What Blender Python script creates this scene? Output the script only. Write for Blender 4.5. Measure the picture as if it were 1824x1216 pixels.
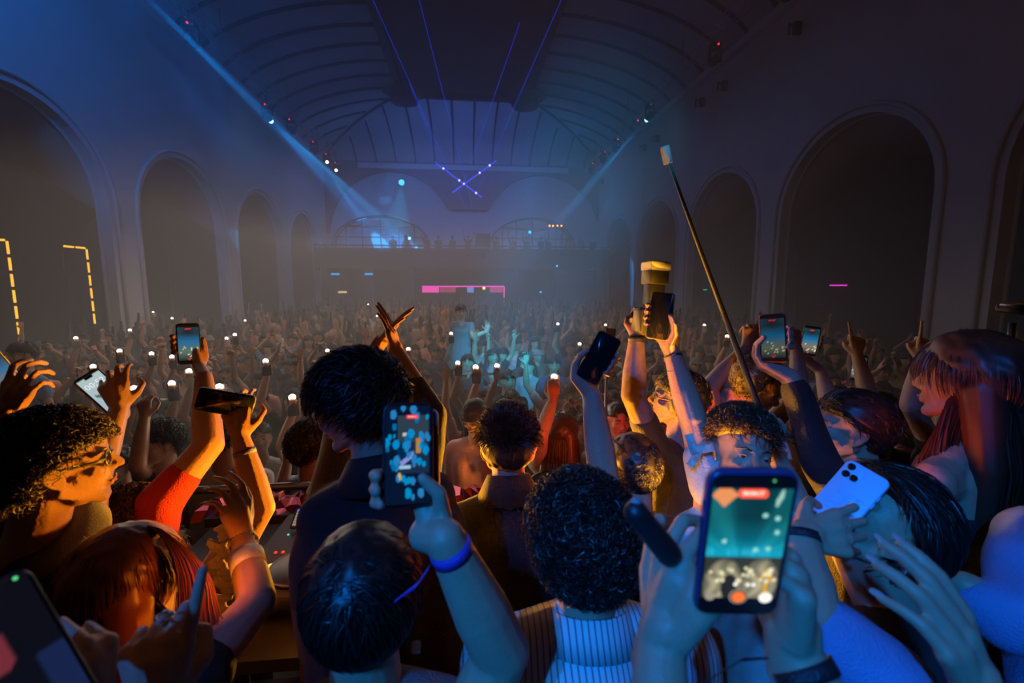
import bpy, math, random
import numpy as np
from math import sin, cos, pi, radians, atan2, sqrt
from mathutils import Vector as V, Matrix
for o in list(bpy.data.objects): bpy.data.objects.remove(o)
COL = bpy.context.scene.collection
SC = bpy.context.scene
# ---------------------------------------------------------------- camera
FPX = 811.0; PSI = radians(5.95); TH = radians(7.03)
CAM = V((0, 0, 2.8)); STAGE = 0.78
FW = V((sin(PSI)*cos(TH), cos(PSI)*cos(TH), -sin(TH)))
RT = V((cos(PSI), -sin(PSI), 0)); UP = RT.cross(FW)
cd = bpy.data.cameras.new('camera'); cam = bpy.data.objects.new('camera', cd); COL.objects.link(cam)
cd.sensor_width = 36; cd.lens = 36*FPX/1824; cd.clip_start = 0.05; cd.clip_end = 200
cam.matrix_world = Matrix(((RT.x, UP.x, -FW.x, 0), (RT.y, UP.y, -FW.y, 0), (RT.z, UP.z, -FW.z, CAM.z), (0, 0, 0, 1)))
cd.dof.use_dof = True; cd.dof.focus_distance = 2.2; cd.dof.aperture_fstop = 3.2
SC.camera = cam
def P(x, y, d):                       # a point of the place: sight line through the photo's pixel, d metres deep
    return CAM + (FW + RT*((x-912)/FPX) - UP*((y-608)/FPX))*d
# ---------------------------------------------------------------- view, world
SC.view_settings.view_transform = 'Standard'; SC.view_settings.look = 'None'
SC.view_settings.gamma = 1; SC.view_settings.use_curve_mapping = False; SC.view_settings.exposure = 0
w = bpy.data.worlds.new('world'); SC.world = w; w.use_nodes = True
w.node_tree.nodes['Background'].inputs[0].default_value = (0.004, 0.006, 0.012, 1)
w.node_tree.nodes['Background'].inputs[1].default_value = 0.2
cy = SC.cycles
cy.max_bounces = 3; cy.diffuse_bounces = 2; cy.glossy_bounces = 2; cy.transmission_bounces = 2; cy.volume_bounces = 0
cy.transparent_max_bounces = 6; cy.sample_clamp_indirect = 1.0; cy.sample_clamp_direct = 4.0; cy.use_denoising = True
cy.caustics_reflective = False; cy.caustics_refractive = False
# ---------------------------------------------------------------- lights
def light(kind, name, loc, col, power, target=None, size=0.1, spot=30, blend=0.3, sx=None, vol=1.0, spread=None):
    l = bpy.data.lights.new(name, kind); l.color = col; l.energy = power; l.volume_factor = vol
    if kind == 'AREA':
        l.size = size
        if sx: l.shape = 'RECTANGLE'; l.size_y = sx
        if spread: l.spread = radians(spread)
    else: l.shadow_soft_size = size
    if kind == 'SPOT': l.spot_size = radians(spot); l.spot_blend = blend
    o = bpy.data.objects.new(name, l); COL.objects.link(o); o.location = loc
    if target is not None: o.rotation_euler = (V(target)-V(loc)).to_track_quat('-Z', 'Y').to_euler()
    return o
BLUE = (0.01, 0.19, 1.0); CYAN = (0.0, 0.45, 1.0); AMBER = (1.0, 0.38, 0.015); RED = (1.0, 0.06, 0.01); WARM = (1.0, 0.82, 0.62); VIOLET = (0.30, 0.36, 1.0)
# added area lights: ambient fill for the hall and warm glow over the crowd
def wallp(x, y, X): r = FW+RT*((x-912)/FPX)-UP*((y-608)/FPX); return CAM+r*(X/r.x)
light('AREA', 'hall_ambient', (0, 19, 10.2), (0.14, 0.27, 1.0), 200, (0, 19, 0), 12, sx=16, vol=0.4)
light('AREA', 'ceiling_wash', (0, 23, 8.0), (0.10, 0.30, 1.0), 14, (0, 25, 14), 10, sx=10, vol=0.2)
light('AREA', 'ceiling_wash_left', (-6.5, 9, 9.0), (0.01, 0.26, 0.9), 60, (-5.5, 16, 14), 3, sx=10, vol=0.4)
light('AREA', 'back_wall_wash', (0, 26, 9.5), (0.08, 0.24, 1.0), 440, (0, 34, 7.5), 8, sx=3, vol=0.2)
light('AREA', 'crowd_glow', (-2.5, 13.5, 4.6), (1.0, 0.78, 0.60), 340, (-2.5, 13.5, 0), 10, sx=15, vol=1.3)
light('AREA', 'crowd_glow_front', (-2.0, 6.5, 3.9), (1.0, 0.74, 0.54), 45, (-2.0, 6.0, 0), 9, sx=5, vol=2.0)
# moving heads: narrow beams in the haze
LH, RH = wallp(476, 207, -8.3), wallp(1157, 206, 8.5)
def beam(name, a, b, col, pw, ang, blend=.4, vol=1.6, off=.32, sz=.06): a = V(a); d = (V(b)-a).normalized(); light('SPOT', name, a+d*off, col, pw, b, sz, ang, blend, vol=vol)
beam('beam_left_rear', LH, P(720, 425, 31), (0.0, 0.46, 1.0), 140000, 4)
beam('beam_left_rear_soft', LH, P(700, 440, 31), (0.0, 0.30, 1.0), 26000, 14, .9)
beam('beam_left_overhead', wallp(215, -50, -7.4), P(690, 420, 31), (0.0, 0.28, 1.0), 110000, 4.5, .8)
light('SPOT', 'beam_left_wide', (-6.2, 5.0, 10.2), (0.0, 0.20, 1.0), 2600, (-9.6, 15, 9.0), .2, 75, 1.0)
light('SPOT', 'beam_left_fill', (-7.6, 8.0, 10.6), (0.0, 0.22, 1.0), 9000, (-8.4, 30, 8.0), .2, 22, 1.0)
beam('beam_right_rear', RH, P(870, 540, 30), (0.0, 0.34, 1.0), 50000, 7, .8)
beam('beam_right_thin', wallp(1166, 176, 8.5), P(850, 295, 27), (0.0, 0.40, 1.0), 16000, 2)
beam('beam_down_left', P(578, 296, 30), P(680, 440, 33), (0.0, 0.40, 1.0), 20000, 12, .6, off=.6)
beam('beam_level', P(733, 426, 32), P(590, 430, 31), (0.0, 0.50, 1.0), 8000, 5, .6, off=.3)
light('SPOT', 'balcony_lamp', P(716, 330, 30.5), (0.0, 0.5, 1.0), 6000, P(700, 460, 31.5), 0.06, 50, 0.9, vol=1.6)
light('SPOT', 'crowd_cyan', (0.8, -2.2, 5.6), (0.0, 0.50, 1.0), 13000, P(900, 655, 8), 0.04, 13, 0.9, vol=0.0)
light('POINT', 'amber_haze_fill', P(850, 830, 3.3), (1, .42, .08), 14, None, .1, vol=1.0)  # point light added in mid-air to turn the front haze orange
# stage: amber lamps low before the decks, blue lamps high behind the photographer, and added fill spots
for q, pw in ((P(690, 862, 2.0), 120), (P(985, 872, 2.15), 1100)): light('AREA', 'amber_front_lamp', q, AMBER, pw, q+V((0, -1.0, .85)), 0.22, vol=.05, spread=130)
light('SPOT', 'blue_rear_lamp', (-2.2, -2.6, 5.4), BLUE, 780, (0.70, 0.72, 1.9), 0.06, 27, 0.6, vol=0.0)
light('SPOT', 'cyan_rear_lamp', (-1.5, -2.2, 4.5), (0.0, 0.25, 1.0), 420, (0.40, 0.5, 2.15), 0.06, 22, 0.7, vol=0.0)
light('POINT', 'red_stage_lamp', P(1120, 880, 2.2), RED, 30, None, 0.1)
light('SPOT', 'red_face_fill', P(1575, 870, 1.16), (1, .12, .02), 6, P(1660, 690, 1.3), 0.04, 75, .8)  # extra spot without a fixture, added to redden the long-haired woman's face
light('SPOT', 'amber_arm_fill', P(592, 900, 1.62), (1, .36, .015), 170, P(410, 850, 1.35), 0.05, 70, .6)  # second amber spot, no fixture, added to brighten the raised arms at left
light('SPOT', 'amber_hair_rim', P(428, 1000, .90), (1, .22, .015), 2.6, P(360, 1040, 1.0), 0.02, 80, .7)  # bodiless rim light added in the gap between auburn hair and arm
light('SPOT', 'amber_neck_fill', P(1415, 1000, 1.12), (1, .34, .02), 8, P(1550, 940, .95), 0.04, 60, .7)  # hidden spot without a fixture, added to warm the thrown-back neck
light('SPOT', 'amber_side_lamp', P(1188, 945, 1.32), (1, .42, .02), 170, P(1260, 720, 1.45), 0.05, 80, .7)
# ---------------------------------------------------------------- materials
MATS = {}
def mat(name, col, rough=0.6, metal=0, emit=None, es=1.0, noise=0, ncol=None, nscale=8, bump=0, bscale=60, sss=0, trans=0, alpha=1, spec=None, coat=0):
    if name in MATS: return MATS[name]
    m = bpy.data.materials.new(name); MATS[name] = m; m.use_nodes = True; nt = m.node_tree; b = nt.nodes['Principled BSDF']
    b.inputs['Base Color'].default_value = (*col, 1); b.inputs['Roughness'].default_value = rough; b.inputs['Metallic'].default_value = metal
    if spec is not None: b.inputs['Specular IOR Level'].default_value = spec
    if coat: b.inputs['Coat Weight'].default_value = coat
    if emit: b.inputs['Emission Color'].default_value = (*emit, 1); b.inputs['Emission Strength'].default_value = es
    if trans: b.inputs['Transmission Weight'].default_value = trans
    b.inputs['Alpha'].default_value = alpha
    if sss: b.inputs['Subsurface Weight'].default_value = sss; b.inputs['Subsurface Radius'].default_value = (1, .25, .1); b.inputs['Subsurface Scale'].default_value = 0.02
    if noise or bump:
        tc = nt.nodes.new('ShaderNodeTexCoord')
    if noise:
        n = nt.nodes.new('ShaderNodeTexNoise'); n.inputs['Scale'].default_value = nscale; n.inputs['Detail'].default_value = 3
        mx = nt.nodes.new('ShaderNodeMix'); mx.data_type = 'RGBA'; mx.inputs[6].default_value = (*col, 1)
        mx.inputs[7].default_value = (*(ncol or [c*0.6 for c in col]), 1)
        mp = nt.nodes.new('ShaderNodeMapRange'); mp.inputs[1].default_value = 0.4; mp.inputs[2].default_value = 0.65; mp.inputs[4].default_value = noise
        nt.links.new(tc.outputs['Object'], n.inputs['Vector']); nt.links.new(n.outputs[0], mp.inputs[0])
        nt.links.new(mp.outputs[0], mx.inputs[0]); nt.links.new(mx.outputs[2], b.inputs['Base Color'])
    if bump:
        n2 = nt.nodes.new('ShaderNodeTexNoise'); n2.inputs['Scale'].default_value = bscale; n2.inputs['Detail'].default_value = 2
        bp = nt.nodes.new('ShaderNodeBump'); bp.inputs['Strength'].default_value = bump; bp.inputs['Distance'].default_value = 0.01
        nt.links.new(tc.outputs['Object'], n2.inputs['Vector']); nt.links.new(n2.outputs[0], bp.inputs['Height']); nt.links.new(bp.outputs[0], b.inputs['Normal'])
    return m
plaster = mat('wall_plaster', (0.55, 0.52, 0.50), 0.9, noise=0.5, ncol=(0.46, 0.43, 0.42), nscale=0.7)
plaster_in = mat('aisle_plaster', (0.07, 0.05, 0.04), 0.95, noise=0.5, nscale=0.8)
cove = mat('cove_panels', (0.42, 0.42, 0.46), 0.9, noise=0.4, nscale=0.6)
ribm = mat('rib_metal', (0.03, 0.03, 0.035), 0.6)
darkp = mat('dark_panel', (0.05, 0.045, 0.06), 0.8, noise=0.4, nscale=0.5)
blackm = mat('black_plastic', (0.012, 0.012, 0.014), 0.45)
steel = mat('truss_aluminium', (0.35, 0.35, 0.37), 0.35, 0.9)
def emitm(name, col, s=1.0): return mat(name, (0.02, 0.02, 0.02), 0.5, emit=col, es=s)
# ---------------------------------------------------------------- builders
class MB:
    def __init__(s): s.v = []; s.f = []
    def box(s, c, sz, rot=None):
        b = len(s.v); c = V(c)
        for i in (-.5, .5):
            for j in (-.5, .5):
                for k in (-.5, .5):
                    p = V((i*sz[0], j*sz[1], k*sz[2])); p = rot @ p if rot else p; s.v.append(p+c)
        s.f += [(b, b+1, b+3, b+2), (b+4, b+6, b+7, b+5), (b, b+4, b+5, b+1), (b+2, b+3, b+7, b+6), (b, b+2, b+6, b+4), (b+1, b+5, b+7, b+3)]
        return s
    def tube(s, pts, r, n=6, close=True, flat=1.0, nrm=None):
        pts = [V(p) for p in pts]; b0 = len(s.v); m = len(pts); rr = r if isinstance(r, (list, tuple)) else [r]*m
        u = None
        for i, p in enumerate(pts):
            t = (pts[min(i+1, m-1)]-pts[max(i-1, 0)])
            if t.length < 1e-9: t = V((0, 0, 1))
            t.normalize()
            if u is None:
                u = V(nrm) if nrm else (V((0, 0, 1)) if abs(t.z) < .9 else V((1, 0, 0)))
            u = (u-t*u.dot(t)); u.normalize(); w2 = t.cross(u)
            for k in range(n):
                a = 2*pi*k/n; s.v.append(p+(u*cos(a)*flat+w2*sin(a))*rr[i])
        for i in range(m-1):
            for k in range(n):
                a = b0+i*n+k; c = b0+i*n+(k+1) % n; s.f.append((a, c, c+n, a+n))
        if close: s.f.append(tuple(b0+k for k in range(n))[::-1]); s.f.append(tuple(b0+(m-1)*n+k for k in range(n)))
        return s
    def lathe(s, prof, c=(0, 0, 0), n=16, rot=None):
        b = len(s.v); c = V(c)
        for r, z in prof:
            for k in range(n):
                p = V((r*cos(2*pi*k/n), r*sin(2*pi*k/n), z)); s.v.append((rot @ p if rot else p)+c)
        for i in range(len(prof)-1):
            for k in range(n):
                a = b+i*n+k; d = b+i*n+(k+1) % n; s.f.append((a, d, d+n, a+n))
        s.f.append(tuple(b+k for k in range(n))[::-1]); s.f.append(tuple(b+(len(prof)-1)*n+k for k in range(n)))
        return s
    def ell(s, c, r, rot=None, n=12, m=8):
        b = len(s.v); c = V(c); r = (r, r, r) if not hasattr(r, '__len__') else r
        def put(x, y, z):
            p = V((x*r[0], y*r[1], z*r[2])); s.v.append((rot @ p if rot else p)+c)
        put(0, 0, 1)
        for i in range(1, m):
            t = pi*i/m
            for k in range(n): put(sin(t)*cos(2*pi*k/n), sin(t)*sin(2*pi*k/n), cos(t))
        put(0, 0, -1); e = len(s.v)-1
        for k in range(n):
            k2 = (k+1) % n; s.f.append((b, b+1+k, b+1+k2)); s.f.append((e, e-n+k2, e-n+k))
            for i in range(m-2): a = b+1+i*n; s.f.append((a+k, a+n+k, a+n+k2, a+k2))
        return s
    def cap(s, a, b, ra, rb, n=12):          # tapered capsule
        a = V(a); b = V(b); t = b-a; L = t.length
        if L < 1e-6: return s.ell(a, ra, n=n, m=6)
        t.normalize(); pts = []; rr = []
        for q in (0.05, .35, .7, .93): pts.append(a-t*ra*cos(q*pi/2)); rr.append(ra*sin(q*pi/2))
        pts.append(a); rr.append(ra)
        pts.append(b); rr.append(rb)
        for q in (.93, .7, .35, 0.05): pts.append(b+t*rb*cos(q*pi/2)); rr.append(rb*sin(q*pi/2))
        return s.tube(pts, rr, n)
    def prism(s, poly, axis, lo, hi):         # poly (a,b) pairs; extruded on axis 0/1/2
        b = len(s.v); n = len(poly)
        for h in (lo, hi):
            for (p, q) in poly:
                s.v.append(V((h, p, q)) if axis == 0 else V((p, h, q)) if axis == 1 else V((p, q, h)))
        s.f.append(tuple(range(b, b+n))); s.f.append(tuple(range(b+n, b+2*n))[::-1])
        for i in range(n): j = (i+1) % n; s.f.append((b+i, b+n+i, b+n+j, b+j))
        return s
    def rbox(s, sz, r, seg=4, M=None, edge=0.0015):   # rounded rectangle slab (x,y), thickness z, centred, transformed by M
        w2, h2, t = sz[0]/2, sz[1]/2, sz[2]/2; poly = []
        for cx, cy_, a0 in ((w2-r, h2-r, 0), (-w2+r, h2-r, 90), (-w2+r, -h2+r, 180), (w2-r, -h2+r, 270)):
            for k in range(seg+1): a = radians(a0+90*k/seg); poly.append((cx+r*cos(a), cy_+r*sin(a)))
        b = len(s.v); n = len(poly)
        for z, q in ((-t, 1-edge/w2), (-t+edge, 1), (t-edge, 1), (t, 1-edge/w2)):
            for x, y in poly:
                p = V((x*q, y*q, z)); s.v.append(M @ p if M else p)
        s.f.append(tuple(range(b, b+n))[::-1]); s.f.append(tuple(range(b+3*n, b+4*n)))
        for i in range(3):
            for k in range(n): j = (k+1) % n; s.f.append((b+i*n+k, b+i*n+j, b+(i+1)*n+j, b+(i+1)*n+k))
        return s
    def mesh(s, name, m=None, smooth=True):
        me = bpy.data.meshes.new(name); me.from_pydata([tuple(p) for p in s.v], [], s.f)
        if smooth: me.shade_smooth()
        else: me.shade_flat()
        if m: me.materials.append(m)
        return me
    def build(s, name, m, parent=None, smooth=False, kind=None):
        return link(name, s.mesh(name, m, smooth), parent, kind)
def link(name, me, parent=None, kind=None):
    o = bpy.data.objects.new(name, me); COL.objects.link(o)
    if parent: o.parent = parent; o.matrix_parent_inverse = PINV(parent)
    if kind: o['kind'] = kind
    return o
def PINV(p): return p.matrix_basis.inverted()
def tag(o, label=None, cat=None, group=None, kind=None):
    if label: o['label'] = label
    if cat: o['category'] = cat
    if group: o['group'] = group
    if kind: o['kind'] = kind
    return o
def thing(name, label, cat, loc=(0, 0, 0), group=None):
    o = bpy.data.objects.new(name, None); COL.objects.link(o); o.location = loc; o.empty_display_size = 0.1
    return tag(o, label, cat, group)
rnd = random.Random(7)
# ---------------------------------------------------------------- the hall
XL, XR, YB, ZT = -9.6, 10.0, 34.0, 11.25
OPEN = [5.35, 11.45, 17.45, 23.45, 29.4]; OW = 2.4; SPR = 4.85; RISE = 2.25
def arch_poly(c, w2, spr, n=20, base=0.0, rise=None):
    return [(c-w2, base)]+[(c-w2*cos(pi*k/n), spr+(rise or w2)*sin(pi*k/n)) for k in range(n+1)]+[(c+w2, base)]
def side_wall(name, X, sgn):
    T = 0.3; low = [(-4.0, 0)]
    for c in OPEN: low += arch_poly(c, OW, SPR, rise=RISE)
    low += [(YB, 0)]; mb = MB()
    for xx in (X, X+sgn*T):
        b = len(mb.v)
        for (y, z) in low: mb.v += [V((xx, y, z)), V((xx, y, ZT))]
        for i in range(len(low)-1):
            if abs(low[i+1][0]-low[i][0]) > 1e-6: mb.f.append((b+2*i, b+2*i+2, b+2*i+3, b+2*i+1))
    n = len(low)
    for i in range(n-1):
        if low[i][1] > 0 or low[i+1][1] > 0: mb.f.append((2*i, 2*n+2*i, 2*n+2*i+2, 2*i+2))
    mb.f.append((1, 2*n-1, 4*n-1, 2*n+1))
    wl = mb.build(name, plaster, kind='structure')
    for c in OPEN:      # stepped moulding round each arch
        pr = arch_poly(c, OW+.20, SPR, 24, rise=RISE+.20); m2 = MB(); pts = [V((X-sgn*.03, y, z)) for y, z in pr]
        m2.tube(pts, 0.055, 6); m2.tube([V((X+sgn*.3, y, z)) for y, z in arch_poly(c, OW-.02, SPR, 24, rise=RISE-.02)], 0.045, 6)
        m2.build('arch_moulding', plaster, wl, True)
    return wl
def inner_arches(name, X, sgn):      # splayed vault behind each arch, down to a lower inner arch
    mb = MB(); n = 20
    for c in OPEN:
        b = len(mb.v)
        for k in range(n+1):
            a = pi*k/n; mb.v += [V((X+sgn*.3, c-OW*cos(a), SPR+RISE*sin(a))), V((X+sgn*(.35+1.3*sin(a)**.7), c-OW*cos(a)*.99, SPR+(RISE-.95)*sin(a))), V((X+sgn*(.4+1.35*sin(a)**.7), c-OW*cos(a)*.99, SPR+.02+(RISE-.8)*sin(a))), V((X+sgn*.3, c-(OW+.1)*cos(a), SPR+(RISE+.1)*sin(a)))]
        for k in range(n):
            for q in range(4): q2 = (q+1) % 4; mb.f.append((b+4*k+q, b+4*k+q2, b+4*k+4+q2, b+4*k+4+q))
    mb.build(name, mat('aisle_vault', (.36, .25, .20), .9), kind='structure', smooth=True)
inner_arches('wall_vault_left', XL, -1); inner_arches('wall_vault_right', XR, 1)
wl_l = side_wall('wall_left', XL, -1); wl_r = side_wall('wall_right', XR, 1)
MB().box((.2, 14.5, -.05), (44, 50, .1)).build('floor', mat('hall_floor', (0.05, 0.045, 0.045), 0.6, noise=.5), kind='structure')
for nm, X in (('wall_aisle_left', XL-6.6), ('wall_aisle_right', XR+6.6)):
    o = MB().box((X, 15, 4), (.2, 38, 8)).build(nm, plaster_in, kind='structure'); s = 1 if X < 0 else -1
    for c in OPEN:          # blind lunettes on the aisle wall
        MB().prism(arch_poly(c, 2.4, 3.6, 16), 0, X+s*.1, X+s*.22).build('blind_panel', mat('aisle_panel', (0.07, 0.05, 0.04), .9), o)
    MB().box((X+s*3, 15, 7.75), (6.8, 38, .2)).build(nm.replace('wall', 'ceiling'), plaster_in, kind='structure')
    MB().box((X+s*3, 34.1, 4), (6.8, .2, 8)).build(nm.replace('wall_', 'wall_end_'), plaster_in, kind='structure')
# back wall, and the dark screen of two great arches in front of it
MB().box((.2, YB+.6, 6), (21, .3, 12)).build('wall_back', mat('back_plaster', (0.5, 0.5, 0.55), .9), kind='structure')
scr = MB()
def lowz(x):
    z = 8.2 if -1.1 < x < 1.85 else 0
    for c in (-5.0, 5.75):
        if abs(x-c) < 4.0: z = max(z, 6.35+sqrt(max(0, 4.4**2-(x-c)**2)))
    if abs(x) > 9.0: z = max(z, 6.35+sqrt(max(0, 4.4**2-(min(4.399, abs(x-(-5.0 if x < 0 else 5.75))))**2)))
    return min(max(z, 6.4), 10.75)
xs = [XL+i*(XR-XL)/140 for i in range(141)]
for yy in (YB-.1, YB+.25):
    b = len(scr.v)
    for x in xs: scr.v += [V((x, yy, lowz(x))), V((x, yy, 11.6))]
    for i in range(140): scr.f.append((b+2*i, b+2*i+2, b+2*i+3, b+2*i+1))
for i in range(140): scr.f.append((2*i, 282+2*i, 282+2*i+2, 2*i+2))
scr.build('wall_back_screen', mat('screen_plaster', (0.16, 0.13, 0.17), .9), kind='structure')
MB().box((.2, YB-.25, 11.05), (14.8, .3, .34)).build('trim_1', mat('cornice', (0.6, 0.6, 0.62), .7), kind='structure')
# ceiling: coved sides, dark flat middle, ribs
PZ, PXL, PXR, PY = 13.4, -3.3, 3.7, 27.2
def prof(t): return (sin(t*pi/2), 1-cos(t*pi/2))       # in, up : steep near the wall? eased
def cv(u, side, y):                                     # u 0..1 from wall top to panel edge
    X0, X1 = (XL, PXL) if side < 0 else (XR, PXR)
    a = u*pi/2
    return V((X0+(X1-X0)*(1-cos(a))**.8, y, ZT+(PZ-ZT)*sin(a)))
def cvb(u, x):
    a = u*pi/2; return V((x, YB+(PY-YB)*(1-cos(a))**.8, ZT+(PZ-ZT)*sin(a)))
N = 10; cl = MB(); ribs = []
def hipy(u): return YB+(PY-YB)*(1-cos(u*pi/2))**.8
for side in (-1, 1):
    for j in range(N):
        u0, u1 = j/N, (j+1)/N; b = len(cl.v)
        cl.v += [cv(u0, side, -4), cv(u1, side, -4), cv(u1, side, hipy(u1)), cv(u0, side, hipy(u0))]; cl.f.append((b, b+1, b+2, b+3))
for j in range(N):
    u0, u1 = j/N, (j+1)/N; b = len(cl.v)
    cl.v += [cv(u0, -1, hipy(u0)), cv(u0, 1, hipy(u0)), cv(u1, 1, hipy(u1)), cv(u1, -1, hipy(u1))]; cl.f.append((b, b+1, b+2, b+3))
ceil = cl.build('ceiling', cove, kind='structure', smooth=True)
pn = MB().box(((PXL+PXR)/2, (PY-4)/2, PZ+.1), (PXR-PXL+.1, PY+4, .2))
pn.build('ceiling_panel', darkp, ceil)
for sx in (PXL, PXR): MB().box((sx, (PY-4)/2, PZ-.1), (.35, PY+4, .3)).build('panel_beam', ribm, ceil)
MB().box(((PXL+PXR)/2, PY, PZ-.1), (PXR-PXL, .3, .3)).build('panel_beam', ribm, ceil)
for px in (PXL+.2, PXR-.2): MB().lathe([(.75, 0), (.7, .35), (1.2, .5)], (px, PY-.6, PZ-.75), 8).build('corner_boss', darkp, ceil)
for side in (-1, 1):
    y = 1.0
    while y < YB:
        pts = [cv(u/N, side, y) for u in range(N+1) if hipy(u/N) >= y-.05]
        if len(pts) > 1: MB().tube([p-V((0, 0, .04)) for p in pts], 0.075, 5).build('rib', ribm, ceil, True)
        y += 1.5
    MB().tube([cv(u/N, side, hipy(u/N))-V((0, 0, .05)) for u in range(N+1)], .08, 5).build('hip_rib', ribm, ceil, True)
x = XL+.9
while x < XR:
    pts = []
    for u in range(N+1):
        a = cv(u/N, -1, 0).x; b_ = cv(u/N, 1, 0).x
        if a <= x <= b_: pts.append(cvb(u/N, x)-V((0, 0, .04)))
    if len(pts) > 1: MB().tube(pts, .06, 5).build('rib', ribm, ceil, True)
    x += 1.35
for X, s in ((XL, 1), (XR, -1)): MB().box((X+s*.12, 15, ZT), (.3, 38, .25)).build('trim_2' if s > 0 else 'trim_3', mat('cornice', (0, 0, 0)), kind='structure')
# haze filling the hall
hz = MB().box((.2, 18.2, 6.9), (33, 31.6, 13.7)).build('haze', None, kind='stuff')
hm = bpy.data.materials.new('haze'); hm.use_nodes = True; nt = hm.node_tree; nt.nodes.remove(nt.nodes['Principled BSDF'])
vs = nt.nodes.new('ShaderNodeVolumeScatter'); vs.inputs['Density'].default_value = 0.027; vs.inputs['Anisotropy'].default_value = 0.05
vs.inputs['Color'].default_value = (0.9, 0.9, 0.95, 1)
nt.links.new(vs.outputs[0], nt.nodes['Material Output'].inputs['Volume']); hz.data.materials.append(hm)
tag(hz, 'thin smoke hanging through the whole hall', 'haze')
# ---------------------------------------------------------------- people: tools
TMP = []
def remesh(mb, vox, m, smooth=3, name='m', noise=0, nsc=9):
    me = mb.mesh(name); o = bpy.data.objects.new('tmp', me); COL.objects.link(o)
    r = o.modifiers.new('r', 'REMESH'); r.mode = 'VOXEL'; r.voxel_size = vox
    if smooth: s = o.modifiers.new('s', 'SMOOTH'); s.factor = 0.5; s.iterations = smooth
    dg = bpy.context.evaluated_depsgraph_get(); e = o.evaluated_get(dg)
    out = bpy.data.meshes.new_from_object(e); bpy.data.objects.remove(o); bpy.data.meshes.remove(me)
    if noise:
        n = len(out.vertices); co = np.empty(n*3); out.vertices.foreach_get('co', co); co = co.reshape(-1, 3)
        no = np.empty(n*3); out.vertices.foreach_get('normal', no); no = no.reshape(-1, 3)
        q = co*nsc; d = np.sin(q[:, 0]*1.7+2.1*np.sin(q[:, 2]*.9+q[:, 1]))*np.cos(q[:, 2]*1.3+1.7*np.sin(q[:, 1]*1.1+q[:, 0]*.6))+.5*np.sin(q[:, 2]*3.1+2*q[:, 0]+1.3*np.sin(q[:, 1]*2.3))
        co += no*(d*noise)[:, None]; out.vertices.foreach_set('co', co.ravel())
    out.name = name; out.materials.clear(); out.materials.append(m); out.shade_smooth(); return out
def rotm(yaw=0, pitch=0, roll=0):
    return Matrix.Rotation(radians(yaw), 3, 'Z') @ Matrix.Rotation(radians(pitch), 3, 'X') @ Matrix.Rotation(radians(roll), 3, 'Y')
def frame(Y, Z):                          # matrix with columns X,Y,Z from finger direction and back-of-hand direction
    Y = V(Y).normalized(); Z = V(Z); Z = (Z-Y*Z.dot(Y)).normalized(); X = Y.cross(Z)
    return Matrix(((X.x, Y.x, Z.x), (X.y, Y.y, Z.y), (X.z, Y.z, Z.z)))
SKIN = mat('skin', (0.50, 0.27, 0.17), 0.48, noise=.35, ncol=(0.42, 0.20, 0.13), nscale=25, bump=.15, bscale=160, spec=.4)
SKIN_D = mat('skin_tan', (0.38, 0.20, 0.12), 0.5, noise=.35, nscale=25, bump=.15, bscale=160, spec=.4)
SKIN_B = mat('skin_translucent_ear', (0.6, 0.2, 0.12), 0.5, sss=.6)
HAIRM = mat('black_hair', (0.013, 0.009, 0.008), 0.42, spec=.5)
HAIRB = mat('brown_hair', (0.05, 0.022, 0.012), 0.42, spec=.5)
HAIRR = mat('auburn_hair', (0.17, 0.045, 0.018), 0.38, spec=.5)
EYEW = mat('eye_white', (0.42, 0.40, 0.39), 0.3); EYEB = mat('eye_iris', (0.03, 0.015, 0.01), 0.1); LIP = mat('lips', (0.42, 0.13, 0.11), 0.4)
NAIL = mat('nails', (0.5, 0.33, 0.3), 0.2, spec=.6)
FING = ((.027, .086, (.043, .026, .021), .0088), (.005, .092, (.047, .030, .022), .009), (-.017, .087, (.043, .028, .021), .0085), (-.037, .076, (.033, .021, .019), .0075))
POSES = {  # curls (mcp,pip,dip) per finger, spread, thumb points
 'open': ([(8, 8, 5)]*4, 7, ((.05, .05, -.008), (.078, .074, -.012), (.094, .096, -.014))),
 'relax': ([(20, 28, 15), (28, 35, 18), (33, 40, 20), (38, 42, 22)], 3, ((.046, .048, -.02), (.062, .078, -.034), (.066, .102, -.046))),
 'point': ([(2, 4, 3), (75, 95, 50), (80, 95, 50), (82, 95, 50)], 2, ((.040, .045, -.028), (.030, .066, -.052), (.006, .066, -.060))),
 'fist': ([(75, 95, 55)]*4, 0, ((.040, .045, -.028), (.034, .066, -.050), (.008, .068, -.058))),
 'grip': ([(50, 65, 35), (52, 66, 36), (55, 68, 38), (58, 68, 40)], 0, ((.044, .045, -.03), (.040, .070, -.055), (.022, .082, -.068))),
 'claw': ([(12, 48, 28), (20, 55, 30), (28, 58, 32), (36, 60, 34)], 6, ((.050, .045, -.02), (.060, .07, -.045), (.048, .09, -.06))),
 'nails': ([(14, 18, 12), (16, 20, 12), (20, 22, 14), (26, 24, 16)], 1.5, ((.045, .045, -.03), (.05, .07, -.05), (.045, .09, -.06))),
}
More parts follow.
